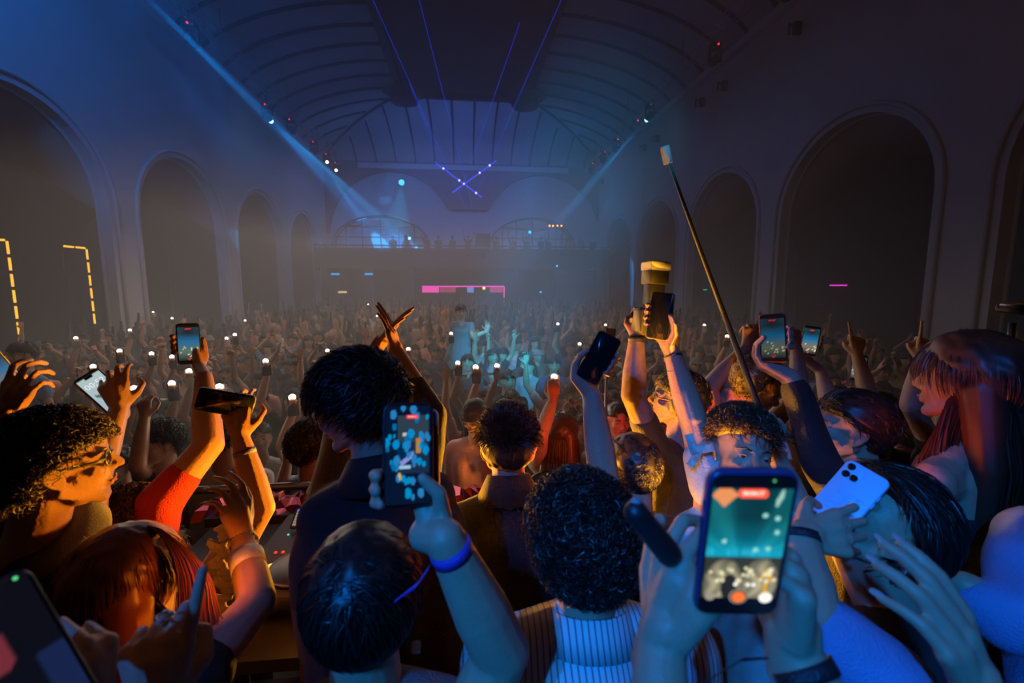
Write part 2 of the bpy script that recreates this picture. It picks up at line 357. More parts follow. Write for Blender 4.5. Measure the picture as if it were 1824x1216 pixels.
def hand(mb, w, M, side, pose, s=1.0, nails=None, fr=1.0):
    w = V(w); sg = 1 if side == 'R' else -1
    L = lambda x, y, z: w+M @ V((x*sg*s, y*s, z*s))
    curls, spread, th = POSES[pose] if isinstance(pose, str) else pose
    mb.cap(L(0, -.02, 0), L(0, .02, 0), .026*s, .027*s); mb.cap(L(.006, .02, -.002), L(.004, .07, 0), .022*s, .02*s); mb.cap(L(-.012, .02, -.002), L(-.018, .065, 0), .019*s, .018*s)
    for i, (bx, by, ph, r) in enumerate(FING):
        r *= fr
        mb.cap(L(bx*.45, .018, 0), L(bx, by-.004, 0), .0145*s, .0125*s)
        p = V((bx, by, 0)); a = 0; sp = radians((1.5-i)*spread)
        for j in range(3):
            a += radians(curls[i][j]); d = V((sin(sp)*cos(a), cos(sp)*cos(a), -sin(a))); q = p+d*ph[j]
            mb.cap(L(*p), L(*q), r*s*(1.03-.1*j), r*s*(.94-.11*j), 10)
            if j == 2 and nails is not None:
                nz = V((sin(sp)*sin(a), cos(sp)*sin(a), cos(a))); c = q+d*.006+nz*.0045
                Mr = M @ Matrix(((sg, 0, 0), (0, 1, 0), (0, 0, 1))) @ Matrix(((cos(sp), d.x, nz.x), (-sin(sp), d.y, nz.y), (0, d.z, nz.z)))
                nails.append((L(*c), Mr))
            p = q
    t0, t1, t2 = th
    mb.cap(L(.016, .018, -.008), L(*t0), .019*s, .0125*s); mb.cap(L(*t0), L(*t1), .0115*s, .010*s, 10); mb.cap(L(*t1), L(*t2), .010*s, .008*s, 10)
def hold(mb, F, c, side, wrist, s=1.0, rs=1.0, front=.012, dy=0.0, thumb='over', hw=.039, skip=0):
    """hand gripping a phone from behind: F columns = phone right, up, toward screen; c = phone centre"""
    sg = 1 if side == 'R' else -1; L = lambda x, y, z: c+F @ V((x*sg, y+dy, z)); wrist = V(wrist)
    ks = []
    for i, (y, r, k) in enumerate(((.030, .0092, .0), (.008, .0092, 0), (-.013, .0088, 0), (-.033, .0078, .006))):
        if i < skip: continue
        k0 = L(.016+k, y-.008, -.030); p1 = L(-.026, y, -.031); p2 = L(-hw-.011, y+.002, -.012); p3 = L(-hw-.006+k, y+.002, front-.002); ks.append(k0)
        r *= rs; mb.cap(k0, p1, r*s, r*s*.96, 10); mb.cap(p1, p2, r*s*.96, r*.95*s, 10); mb.cap(p2, p3, r*.95*s, r*.88*s, 10)
        mb.cap(wrist*.35+L(.028, -.085, -.022)*.65, k0, .018*s, .0125*s)
    mb.cap(wrist, L(.026, -.085, -.022), .026*s, .024*s)
    if thumb == 'over': t = (L(.052, -.052, -.002), L(.046, -.02, .014), L(.022, .004, .017))
    elif thumb == 'edge': t = (L(.052, -.05, -.008), L(.050, -.012, -.002), L(.047, .018, .0))
    else: t = (L(.052, -.052, -.004), L(.050, -.022, .010), L(.038, .004, .015))
    mb.cap(L(.034, -.085, -.018), t[0], .020*s, .0135*s); mb.cap(t[0], t[1], .0125*s, .0108*s, 10); mb.cap(t[1], t[2], .0108*s, .0085*s, 10)
def head_prims(mb, c, M, s=1.0, ears=True):
    L = lambda x, y, z: c+M @ V((x*s, y*s, z*s)); E = lambda x, y, z, r, R=None, n=16, m=10: mb.ell(L(x, y, z), [q*s for q in r], M @ R if R else M, n, m)
    E(0, -.012, .03, (.076, .096, .086), n=20, m=14); E(0, .032, -.025, (.062, .062, .078), n=20, m=12); E(0, .030, -.068, (.052, .052, .042))
    E(0, .066, -.097, (.024, .02, .018)); mb.cap(L(0, .07, .045), L(0, .078, .02), .03*s, .02*s)
    for g in (-1, 1):
        mb.cap(L(g*.05, .0, -.045), L(g*.02, .066, -.095), .022*s, .018*s)
        mb.cap(L(g*.014, .085, .022), L(g*.044, .070, .020), .0105*s, .010*s)
        E(g*.040, .062, -.022, (.021, .024, .020)); E(g*.032, .076, .004, (.0145, .010, .0105)); E(g*.0125, .097, -.032, (.0085, .010, .0075))
        if ears:
            pts = [(g*.074, .012, -.03), (g*.080, .012, -.002), (g*.085, .002, .016), (g*.090, -.013, .014), (g*.090, -.018, -.004), (g*.083, -.010, -.022), (g*.076, .006, -.036)]
            for a, b in zip(pts, pts[1:]): mb.cap(L(*a), L(*b), .0058*s, .0058*s, 8)
            E(g*.079, -.002, -.004, (.006, .015, .022)); E(g*.077, .006, -.031, (.006, .008, .008))
    mb.cap(L(0, .088, .012), L(0, .112, -.026), .0085*s, .0115*s)
    mb.cap(L(-.016, .089, -.057), L(.016, .089, -.057), .0075*s, .0075*s); mb.cap(L(-.013, .087, -.069), L(.013, .087, -.069), .0085*s, .0085*s)
def hair_shell(mb, c, M, s, off=.014, front=.035, low=-.05, n=36, m=22, seed=0, rough=.006, side=.0):
    """closed scalp volume that dives under the skin at face and ears"""
    rr = random.Random(seed); b = len(mb.v); C0 = V((0, -.012, .03))
    for i in range(m+1):
        t = pi*i/m
        for k in range(n):
            a = 2*pi*k/n; d = V((sin(t)*cos(a), sin(t)*sin(a), cos(t))); p = V((d.x*.078, d.y*.098, d.z*.088))+C0
            hl = front+.055*0 if p.y > .045 else (.0+side if p.y > -.01 else low+side*.3)
            if p.y > .045: hl = front+.5*max(0, .03-abs(p.x))*.3
            elif p.y > -.03: hl = front*.35+(p.y+.03)/.075*(front*.65)-.015*0
            else: hl = low+(p.y+.11)/.08*(front*.35-low)*.6
            mk = min(1, max(0, (p.z-hl)/.022+.5))
            o = (off+rr.uniform(-rough, rough))*mk-.016*(1-mk)
            mb.v.append(c+M @ ((p+V((d.x, d.y, d.z))*o)*s))
    for i in range(m):
        for k in range(n): k2 = (k+1) % n; mb.f.append((b+i*n+k, b+(i+1)*n+k, b+(i+1)*n+k2, b+i*n+k2))
def strands(c, M, s, N, L, style='short', seed=1, width=.0016, off=.012, front=.035, low=-.05, m=HAIRM, name='hair', spread=.5, flow=(0, .2, 0), grav=.4, curl=.008, region=None, K=None, LIFT=.35, fringe=False):
    g = np.random.default_rng(seed); out = []; C0 = np.array([0, -.012, .03])
    while len(out) < N:
        d = g.normal(size=(N*2, 3)); d /= np.linalg.norm(d, axis=1)[:, None]; p = d*np.array([.078, .098, .088])+C0
        y = p[:, 1]; z = p[:, 2]
        hl = np.where(y > .045, front, np.where(y > -.03, front*.35+(y+.03)/.075*front*.65, low+(y+.11)/.08*(front*.35-low)*.6))
        ok = z > hl-.004
        if region is not None: ok &= region(p)
        out += list(np.hstack([p, d])[ok])
    A = np.array(out[:N]); p0 = A[:, :3]+A[:, 3:]*off*.5; d = A[:, 3:]
    K = K or (12 if style == 'curly' else 6); fl = np.array(flow); G = (np.array(M).T @ np.array([0, 0, -1.0]))
    ln = L*g.uniform(.6, 1.15, N)[:, None]; lift = LIFT
    pts = np.zeros((N, K, 3)); pts[:, 0] = p0; cl = g.integers(0, max(1, N//12), N); cn = g.normal(size=(cl.max()+1, 3))*spread
    # clump members share the direction of their clump
    base_d = cn[cl]+g.normal(size=(N, 3))*.15*spread+fl+G*grav
    dr = base_d-d*np.sum(base_d*d, 1)[:, None]; dr /= np.linalg.norm(dr, axis=1)[:, None]+1e-6; dr = dr+d*lift; dr /= np.linalg.norm(dr, axis=1)[:, None]
    R3 = np.array([.078, .098, .088])
    for k in range(1, K):
        dr = dr+G*grav*.25+g.normal(size=(N, 3))*.05*spread; dr /= np.linalg.norm(dr, axis=1)[:, None]
        q = pts[:, k-1]+dr*ln/(K-1)
        e = (q-C0)/R3; rl = np.linalg.norm(e, axis=1); lo_ = 1+off/.088*.9; hi_ = lo_+(lift*.5+.05)*ln[:, 0]*k/(K-1)/.088+.02
        below = q[:, 2] < low-.0
        f = np.where(rl < lo_, lo_/rl, np.where((rl > hi_) & ~below, hi_/rl, 1))[:, None]; q = C0+(q-C0)*f; pts[:, k] = q
    if curl and style in ('curly', 'wavy'):
        ax = pts[:, -1]-pts[:, 0]; ax /= np.linalg.norm(ax, axis=1)[:, None]+1e-9; u = np.cross(ax, g.normal(size=(N, 3))); u /= np.linalg.norm(u, axis=1)[:, None]; v = np.cross(ax, u)
        ph = g.uniform(0, 6.28, N)[:, None]; tt = np.linspace(0, 1, K)[None, :]*(11 if style == 'curly' else 5)
        pts += (u[:, None, :]*np.cos(tt+ph)[..., None]+v[:, None, :]*np.sin(tt+ph)[..., None])*curl
    if not fringe:
        kp = ~((pts[..., 1] > .035) & (np.abs(pts[..., 0]) < .085) & (pts[..., 2] < front-.004)).any(1); pts = pts[kp]; N = len(pts)
    wd = np.cross(pts[:, -1]-pts[:, 0], g.normal(size=(N, 3))); wd /= np.linalg.norm(wd, axis=1)[:, None]+1e-9
    tap = (np.array([1, 1, 1, .9, .7, .25]) if K == 6 else np.concatenate([np.ones(K-2), [.7, .3]]))[None, :, None]*width/2
    a = pts+wd[:, None, :]*tap; b = pts-wd[:, None, :]*tap
    vv = np.stack([a, b], 2).reshape(-1, 3)*s @ np.array(M).T+np.array(c)
    base = (np.arange(N)*K*2)[:, None]; k = (np.arange(K-1)*2)[None, :]; q0 = (base+k).ravel()
    F = np.stack([q0, q0+1, q0+3, q0+2], 1)
    me = bpy.data.meshes.new(name); me.vertices.add(len(vv)); me.vertices.foreach_set('co', vv.ravel()); me.loops.add(F.size); me.loops.foreach_set('vertex_index', F.ravel().astype(np.int32))
    me.polygons.add(len(F)); me.polygons.foreach_set('loop_start', (np.arange(len(F))*4).astype(np.int32)); me.update(calc_edges=True); me.shade_smooth(); me.materials.append(m)
    return me
def onray(x, y, c, L, far=True):          # point on the sight line of a pixel at distance L from c
    r = FW+RT*((x-912)/FPX)-UP*((y-608)/FPX); o = CAM-c; A = r.dot(r); B = 2*r.dot(o); Cc = o.dot(o)-L*L; D = B*B-4*A*Cc
    if D < 0: return CAM+r*(-B/2/A)
    return CAM+r*((-B+(1 if far else -1)*sqrt(D))/2/A)
def join_meshes(mes, name, m):
    vs_, fs = [], []
    for me in mes:
        b = len(vs_); vs_ += [tuple(v.co) for v in me.vertices]; fs += [tuple(b+i for i in p.vertices) for p in me.polygons]
    me = bpy.data.meshes.new(name); me.from_pydata(vs_, [], fs); me.shade_smooth(); me.materials.append(m); return me
def solve_arm(sh, spec, side, ax, fw):
    """returns elbow, wrist"""
    if spec is None: el = sh+ax*.06*(1 if side == 'R' else -1)+V((0, 0, -.29))-fw*.02; return el, el+V((0, 0, -.22))+fw*.10
    w = spec['w']; w = P(*w) if not isinstance(w, V) else w
    e = spec['e']
    if isinstance(e, V): el = e
    elif len(e) == 3 and isinstance(e[2], str): el = onray(e[0], e[1], w, spec.get('fl', .25), e[2] == 'far')
    else: el = P(*e)
    return el, w
def person(label, head, yaw=0, pitch=0, roll=0, byaw=None, floor=0.0, s=1.0, skin=None, arms=None, vox=.006, sh_drop=.27, sh_off=(0, 0), shw=.185, bulk=1.0,
           shirt=None, trousers=None, hair=None, sleeves=(.6, .6), root=None, group=None, face=True, neckline=0, bare=False, extra=None, loc=None, cvox=.011, lean=(0, 0), noise=.003, hips=None, shirt_parts=None):
    """builds one person; returns root and a dict of the key points"""
    hc = P(*head) if not isinstance(head, V) else head
    byaw = yaw if byaw is None else byaw; B = rotm(byaw); M = rotm(yaw, pitch, roll); ax = B @ V((1, 0, 0)); fw = B @ V((0, 1, 0))
    skin = skin or SKIN; arms = arms or {}
    mid = hc+V((0, 0, -sh_drop*s))+ax*sh_off[0]+fw*(sh_off[1]-.02)
    base = V((mid.x, mid.y, floor)); hip = hips or V((mid.x+lean[0], mid.y+lean[1], floor+(mid.z-floor)*.62))
    K = {'head': hc, 'M': M, 'mid': mid}; shs = {}
    for sd, g in (('R', 1), ('L', -1)):
        p = mid+ax*shw*g*s
        if arms.get(sd) and arms[sd].get('up', 1): p = p+V((0, 0, .045*s))-ax*g*.015
        if arms.get(sd) and 's' in arms[sd]: p = arms[sd]['s'] if isinstance(arms[sd]['s'], V) else P(*arms[sd]['s'])
        shs[sd] = p
    mb = MB(); head_prims(mb, hc, M, s)
    mb.cap(hc+M @ V((0, -.025, -.05))*s, mid+V((0, 0, .055))*s, .054*s, .064*s, 16)
    for g in (-1, 1): mb.cap(mid+V((0, 0, .075))*s+ax*g*.015, mid+V((0, 0, .035))*s+ax*g*.11*s, .05*s, .045*s)
    mb.cap(mid+V((0, 0, .05)), mid-V((0, 0, .22)), .055*s, .085*s)
    for sd, g in (('R', 1), ('L', -1)):
        mb.cap(mid+V((0, 0, .05))*s, shs[sd], .05*s, .046*s); mb.cap(mid-V((0, 0, .03))*s+ax*g*.06, shs[sd]-V((0, 0, .01)), .06*s, .05*s)
    if bare: mb.cap(mid-V((0, 0, .02))+ax*.06-fw*.0, hip+ax*.05, .095, .09); mb.cap(mid-V((0, 0, .02))-ax*.06, hip-ax*.05, .095, .09)
    cl = MB(); nails = []
    if not bare or shirt:
        ns = .012+.01*bulk
        for g in (-1, 1):
            top = mid-V((0, 0, .07))*s+ax*g*.085*s*bulk
            if bare: top = mid-V((0, 0, .15))+ax*g*.07
            cl.cap(top, hip+ax*g*.07*bulk, .108*s*bulk, .105*s*bulk, 14)
            if not bare:
                cl.cap(mid+V((0, 0, .035))*s+ax*g*.03, shs['R' if g > 0 else 'L'], .066*s*bulk, .062*s*bulk, 14); cl.cap(mid+V((0, 0, .065))*s+ax*g*.03, mid+V((0, 0, .02))*s+ax*g*.13*s, .055*s*bulk, .06*s*bulk, 12)
                cl.cap(mid-V((0, 0, .05))*s-fw*.025, hip-fw*.0, .115*s*bulk, .108*s*bulk, 14)
    for sd, g in (('R', 1), ('L', -1)):
        a = arms.get(sd); sh = shs[sd]; el, wr = solve_arm(sh, a, sd, ax, fw); K['el'+sd] = el; K['wr'+sd] = wr; K['sh'+sd] = sh
        th = (a or {}).get('th', 1.0)*s
        if (el-sh).length > .42: print('LONG upper arm', label[:30], sd, round((el-sh).length, 2))
        mb.cap(sh, el, .050*th, .040*th, 14); mb.cap(el, el*.62+wr*.38, .042*th, .041*th, 14); mb.cap(el*.62+wr*.38, wr, .041*th, .0265*th, 14)
        hd = (a or {}).get('hand')
        if a is None: Mh = frame((wr-el), ax*g); hand(mb, wr, Mh, sd, 'relax', s)
        elif hd is None: pass
        elif hd[0] == 'hold':      # ('hold', F, c, kwargs)
            hold(mb, hd[1], hd[2], sd, wr, **(hd[3] if len(hd) > 3 else {}))
        else:                      # (pose, dorsal direction, finger direction or None)
            Y = hd[2] if len(hd) > 2 and hd[2] is not None else (wr-el); Mh = frame(Y, hd[1]); K['h'+sd] = Mh
            hand(mb, wr, Mh, sd, hd[0], (hd[3] if len(hd) > 3 else 1)*s, nails if a.get('nails') else None, a.get('fr', 1.0))
        sl = sleeves[0 if sd == 'L' else 1]
        if not bare and sl > 0:
            t = min(sl, 1.0); e1 = sh.lerp(el, t); cl.cap(sh, e1, .066*s*bulk, (.060-.006*t)*s*bulk, 14)
            if sl > 1: t2 = sl-1; w1 = el.lerp(wr, t2); cl.cap(el, w1, .054*s*bulk, (.05-.012*t2)*s*bulk, 14)
    if extra: extra(mb, K)
    root = thing('person', label, 'person', tuple(base), group)
    link('body', remesh(mb, vox, skin, 2, 'body'), root)
    if face:
        for g in (-1, 1):
            e = MB().ell(hc+M @ V((g*.0315, .0785, .004))*s, .0105*s, M, 12, 8).build('eye', EYEW, root, True)
            MB().ell(hc+M @ V((g*.0315, .0865, .0035))*s, (.0062*s, .0035*s, .0062*s), M, 10, 6).build('iris', EYEB, e, True)
            MB().tube([hc+M @ V((g*x, y, z))*s for x, y, z in ((.014, .096, .021), (.03, .092, .027), (.047, .079, .022))], [.002*s, .0035*s, .0015*s], 6).build('eyebrow', HAIRM, root, True)
            MB().tube([hc+M @ V((g*x, y, z))*s for x, y, z in ((.019, .0875, .004), (.031, .0905, .0095), (.044, .083, .005))], [.0015*s, .0042*s, .0015*s], 6).build('eyelid', skin, root, True)
        ml = MB(); ml.tube([hc+M @ V(q)*s for q in ((-.023, .090, -.062), (-.010, .0985, -.058), (0, .0985, -.059), (.010, .0985, -.058), (.023, .090, -.062))], [.0015*s, .004*s, .0038*s, .004*s, .0015*s], 6)
        ml.tube([hc+M @ V(q)*s for q in ((-.021, .089, -.064), (0, .0965, -.069), (.021, .089, -.064))], [.0015*s, .0048*s, .0015*s], 6); ml.build('lips', LIP, root, True)
    for c_, Mr in nails:
        MB().rbox((.0105, .016, .0014), .005, 3, Matrix.Translation(c_) @ Mr.to_4x4(), .0005).build('fingernail', NAIL, root, True)
    if shirt: link('shirt' if not bare else 'top', remesh(cl, cvox, shirt, 4, 'shirt', noise), root)
    # legs
    tr = MB()
    for g in (-1, 1):
        h2 = hip+ax*g*.085*s; kn = V((base.x, base.y, floor+(hip.z-floor)*.52))+ax*g*.10+fw*.03; an = V((base.x, base.y, floor+.09))+ax*g*.11
        tr.cap(h2, kn, .098*s, .068*s); tr.cap(kn, an, .066*s, .052*s)
        sm = MB().cap(an+fw*-.03-V((0, 0, .045)), an+fw*.14-V((0, 0, .052)), .045, .038); sm.cap(an, an-V((0, 0, .03)), .04, .045); sm.build('shoe', blackm, root, True)
    tr.cap(hip-ax*.05, hip+ax*.05, .115, .115)
    link('trousers', remesh(tr, .022, trousers or CLO['black'], 3, 'trousers'), root)
    if hair:
        h = dict(hair); hm_ = h.pop('mat', HAIRM); kind = h.pop('kind', 'short'); off = h.get('off', .014); seed = h.get('seed', 3); fr = h.get('front', .035); lo = h.get('low', -.05)
        sb = MB(); hair_shell(sb, hc, M, s, off, fr, lo, seed=seed, rough=h.get('rough', .004))
        if kind == 'long':
            ln = h.get('len', .45); back = -(M @ V((0, 1, 0))); back.z = 0; back.normalize(); lat = M @ V((1, 0, 0))
            top = hc+M @ V((0, -.05, .0))*s
            for u in (-1, -.5, 0, .5, 1):
                a0 = top+lat*.055*u*s; a1 = mid+back*(.09-.02*abs(u))+lat*.085*u+V((0, 0, .04)); a2 = a1+V((0, 0, -max(.02, ln-.25)))+back*.01
                sb.cap(a0, a1, .055*s, .042); sb.cap(a1, a2, .042, .024)
        hm2 = remesh(sb, h.get('vox', .007), hm_, 1, 'hair'); ho = link('hair', hm2, root)
        n = h.get('n', 0)
        if n:
            st = 'curly' if kind == 'curly' else 'wavy' if kind == 'wavy' else 'short'
            me = strands(hc, M, s, n, h.get('L', .045), st, seed, h.get('width', .0022), off, fr, lo, hm_, 'hair_strands', h.get('spread', .5), h.get('flow', (0, .25, .1)), h.get('grav', .25), h.get('curl', .007), h.get('region'), None, h.get('lift', .05 if kind == 'long' else .35), h.get('fringe', False))
            so = link('hair_strands', me, ho); so['kind'] = 'stuff'
            if kind == 'long':
                N2 = h.get('n2', 1500); g = np.random.default_rng(seed+5); a = MB(); 
                for i in range(N2):
                    u = g.uniform(-1, 1); v = g.uniform(0, 1); out = lat*(.085*u*(1 if abs(u) < .9 else 1.05))*s
                    p0 = hc+M @ V((.07*u, -.07*sqrt(max(0, 1-u*u))-.02, .03+.05*(1-abs(u))))*s
                    p1 = hc+M @ V((.106*u, -.115*sqrt(max(0, 1-u*u*.8))-.01+(.06 if abs(u) > .7 else 0), -.04))*s
                    a1 = mid+back*(.125-.05*abs(u)+.01*g.normal())+lat*(h.get('wide', .13)*u)+V((0, 0, .04))+(M @ V((0, .10, 0)) if abs(u) > .7 else V((0, 0, 0))); a2 = a1+V((0, 0, -max(.02, ln-.25)*g.uniform(.7, 1.1)))+lat*.012*g.normal()+back*.01*g.normal()
                    bb = len(a.v); w_ = lat*.0014+back*.001*g.normal()
                    P0 = [p0, p0.lerp(p1, .5)+(p0-hc).normalized()*.008, p1, p1.lerp(a1, .5)+lat*.006*g.normal(), a1, a1.lerp(a2, .5)+lat*.006*g.normal(), a2]
                    for q in P0: a.v += [q+w_, q-w_]
                    a.f += [(bb+2*k, bb+2*k+1, bb+2*k+3, bb+2*k+2) for k in range(len(P0)-1)]
                o2 = a.build('long_strands', hm_, ho, True); o2['kind'] = 'stuff'
    K['root'] = root; K['ax'] = ax; K['fw'] = fw; K['mid'] = mid; K['hip'] = hip
    return root, K
CLO = {k: mat('cloth_'+k, c, .85, noise=.4, nscale=12, bump=.5, bscale=b) for k, c, b in (('black', (.014, .013, .015), 300), ('charcoal', (.035, .033, .036), 300), ('grey', (.16, .16, .17), 200), ('white', (.62, .6, .57), 220),
    ('navy', (.02, .028, .07), 250), ('red', (.55, .02, .015), 260), ('blue', (.16, .26, .5), 240), ('beige', (.42, .33, .24), 240), ('pink', (.6, .28, .26), 240), ('brown', (.10, .06, .04), 240), ('olive', (.09, .09, .05), 240))}
# ---------------------------------------------------------------- phones
def paint_mesh(name, M4, w, h, nx, ny, fn, strength=1.0, z=.0052):
    me = bpy.data.meshes.new(name); vs_ = []; fs = []; cols = []
    for j in range(ny+1):
        for i in range(nx+1): vs_.append(tuple(M4 @ V(((i/nx-.5)*w, (j/ny-.5)*h, z)))); cols.append(fn(min(.999, max(.001, i/nx)), min(.999, max(.001, j/ny))))
    for j in range(ny):
        for i in range(nx):
            a = j*(nx+1)+i; fs.append((a, a+1, a+nx+2, a+nx+1))
    me.from_pydata(vs_, [], fs); ca = me.color_attributes.new('screen', 'FLOAT_COLOR', 'POINT'); ar = np.array([(c[0], c[1], c[2], 1) for c in cols], dtype=np.float32)
    ca.data.foreach_set('color', ar.ravel())
    key = 'lit_screen_%g' % strength; m = bpy.data.materials.get(key)
    if not m:
        m = bpy.data.materials.new(key); m.use_nodes = True; nt = m.node_tree; b = nt.nodes['Principled BSDF']; b.inputs['Base Color'].default_value = (.01, .01, .01, 1); b.inputs['Roughness'].default_value = .15
        at = nt.nodes.new('ShaderNodeAttribute'); at.attribute_name = 'screen'; nt.links.new(at.outputs['Color'], b.inputs['Emission Color']); b.inputs['Emission Strength'].default_value = strength
    me.materials.append(m); return me
GLASS = mat('dark_glass', (.008, .008, .01), .08, spec=.6)
CASEM = {'black': mat('case_black', (.012, .012, .014), .4, coat=.3), 'white': mat('case_white', (.7, .68, .66), .4), 'blue': mat('case_pale_blue', (.45, .62, .85), .45), 'clear': mat('case_clear', (.45, .42, .4), .15), 'grey': mat('case_grey', (.12, .12, .13), .3), 'red': mat('case_red', (.4, .03, .02), .35), 'navy': mat('case_navy', (.02, .04, .12), .25, coat=.5)}
def phone(label, c, F, case='black', screen=None, sz=(.076, .156, .010), nx=20, ny=40, flash=False, strength=1.0, group=None, cams=2, glow=None, parts=True):
    """F columns: right, up, out of the screen"""
    M4 = Matrix.Translation(c) @ F.to_4x4(); r = thing('phone', label, 'phone', tuple(c), group)
    MB().rbox(sz, .012, 4, M4).build('case', CASEM[case], r, True)
    MB().rbox((sz[0]-.005, sz[1]-.005, .0006), .010, 4, M4 @ Matrix.Translation((0, 0, sz[2]/2+.0002)), .0002).build('front_glass', GLASS, r, True)
    if screen: link('screen', paint_mesh('screen', M4, sz[0]-.009, sz[1]-.010, nx, ny, screen, strength, sz[2]/2+.0008), r)
    if parts:
        cb = MB().rbox((.034, .036, .003), .008, 4, M4 @ Matrix.Translation((sz[0]/2-.022, sz[1]/2-.023, -sz[2]/2-.001))).build('camera_bump', CASEM[case], r, True)
        for i in range(cams): MB().lathe([(.007, 0), (.0075, .002), (.005, .0025)], M4 @ V((sz[0]/2-.014-(.015 if i == 1 else 0), sz[1]/2-.014-.018*(i == 1)-.018*(i == 2), -sz[2]/2-.0045)), 10, F).build('camera_lens', GLASS, cb, True)
        for yy in (.03, .012): MB().box(M4 @ V((-sz[0]/2-.0006, yy+.01, 0)), (.0015, .012, .003), F).build('side_button', CASEM[case], r)
        MB().box(M4 @ V((sz[0]/2+.0006, .025, 0)), (.0015, .02, .003), F).build('power_button', CASEM[case], r)
    if flash:
        p = M4 @ V((-sz[0]/2+.018 if flash == 'L' else sz[0]/2-.03, sz[1]/2-.015, (sz[2]/2+.002) if flash == 'front' else -sz[2]/2-.004))
    return r, M4
def camframe(p, tilt=0, yaw=0, pitch=0):   # frame at p whose Z faces the camera; tilt rolls it in the picture (deg, clockwise +)
    z = (CAM-p).normalized(); x = V((0, 0, 1)).cross(z).normalized(); y = z.cross(x)
    B = Matrix(((x.x, y.x, z.x), (x.y, y.y, z.y), (x.z, y.z, z.z)))
    return B @ Matrix.Rotation(radians(-tilt), 3, 'Z') @ Matrix.Rotation(radians(yaw), 3, 'Y') @ Matrix.Rotation(radians(pitch), 3, 'X')
# ---------------------------------------------------------------- the people on the stage
TC = -FW
def band(label_mat, w, e, t, r, wd=.012, root=None, name='wristband', tail=None, tailm=None):
    """band round the forearm at fraction t from wrist w to elbow e"""
    d = (e-w).normalized(); c = w.lerp(e, t); u = d.orthogonal().normalized(); v = d.cross(u); mb = MB(); n = 20
    for k in range(n):
        a = 2*pi*k/n; q = u*cos(a)+v*sin(a)
        for (rr, z) in ((r, -wd/2), (r+.0018, -wd/2), (r+.0018, wd/2), (r, wd/2)): mb.v.append(c+q*rr+d*z)
    for k in range(n):
        k2 = (k+1) % n
        for j in range(4): j2 = (j+1) % 4; mb.f.append((k*4+j, k*4+j2, k2*4+j2, k2*4+j))
    if tail:
        p = [V(q) for q in tail]; b = len(mb.v); wv = UP*.5*wd+d*.3*wd
        for i, q in enumerate(p): f_ = (.35 if i == 0 else 1.0 if i < len(p)-1 else .6); mb.v += [q+wv*f_, q-wv*f_, q-wv*f_+FW*.001, q+wv*f_+FW*.001]
        for i in range(len(p)-1):
            a = b+i*4
            for j in range(4): j2 = (j+1) % 4; mb.f.append((a+j, a+j2, a+4+j2, a+4+j))
    return mb.build(name, label_mat, root, True)
def glasses(K, m, s=1.0, w=.0022, round_=False, root=None):
    c, M = K['head'], K['M']; L = lambda x, y, z: c+M @ V((x*s, y*s, z*s)); mb = MB(); root = root or K['root']; gl = MB()
    for g in (-1, 1):
        rim = [L(g*(.034+.026*cos(a)), .099-.010*abs(.034+.026*cos(a))/.06, .002+(.021 if round_ else .018)*sin(a)) for a in [2*pi*k/18 for k in range(19)]]
        mb.tube(rim, w, 5, False); b = len(gl.v); gl.v += rim[:18]; gl.f.append(tuple(range(b, b+18)))
        mb.tube([L(g*.060, .088, .008), L(g*.074, .07, .008), L(g*.083, .0, .012), L(g*.083, -.022, -.008)], [w*1.2, w*1.3, w, w], 5)
    mb.tube([L(-.010, .099, .006), L(0, .103, .009), L(.010, .099, .006)], w, 5)
    o = mb.build('glasses', m, root, True); gl.build('lens', mat('spectacle_lens', (.9, .9, .9), .05, trans=1.0, alpha=.25), o)
FRAME = mat('spectacle_frame', (.02, .02, .02), .25, coat=.5); WIRE = mat('spectacle_wire', (.4, .38, .35), .25, .9)
BW = {k: mat('band_'+k, c, .5, bump=.4, bscale=300) for k, c in (('red', (.5, .03, .02)), ('navy', (.03, .04, .25)), ('black', (.015, .015, .018)), ('purple', (.12, .05, .4)), ('white', (.7, .66, .62)), ('orange', (.7, .2, .04)))}
def scr_live(seed=0, warm=.5):           # a live recording of the stage crowd: dark top, blue haze, pale warm crowd, red timer
    rr = random.Random(seed); lights = [(rr.uniform(.08, .92), rr.uniform(.16, .42), rr.uniform(.02, .045)) for _ in range(14)]
    def fn(u, v):
        if v > .93 or v < .06: return (.002, .002, .002)
        if .36 < u < .64 and .87 < v < .915: return (.9, .04, .02)
        c = [.01, .02, .03]
        h = max(0, 1-abs(v-.55)/.22); c = [c[0], c[1]+.16*h, c[2]+.36*h]
        side = abs(u-.5)*2; t = max(0, min(1, (v-.6)/.3)); c[1] += .05*t*side; c[2] += .07*t*side
        lo = max(0, 1-abs(v-.30)/.24); c = [c[0]+.20*lo*warm*2, c[1]+.19*lo, c[2]+.12*lo]
        for x, y, r in lights:
            if (u-x)**2+((v-y)*2)**2 < r*r: c = [.9, .85, .6]
        if v < .15 and (u-.5)**2+((v-.10)*2)**2 < .004: return (.8, .05, .02)
        return c
    return fn
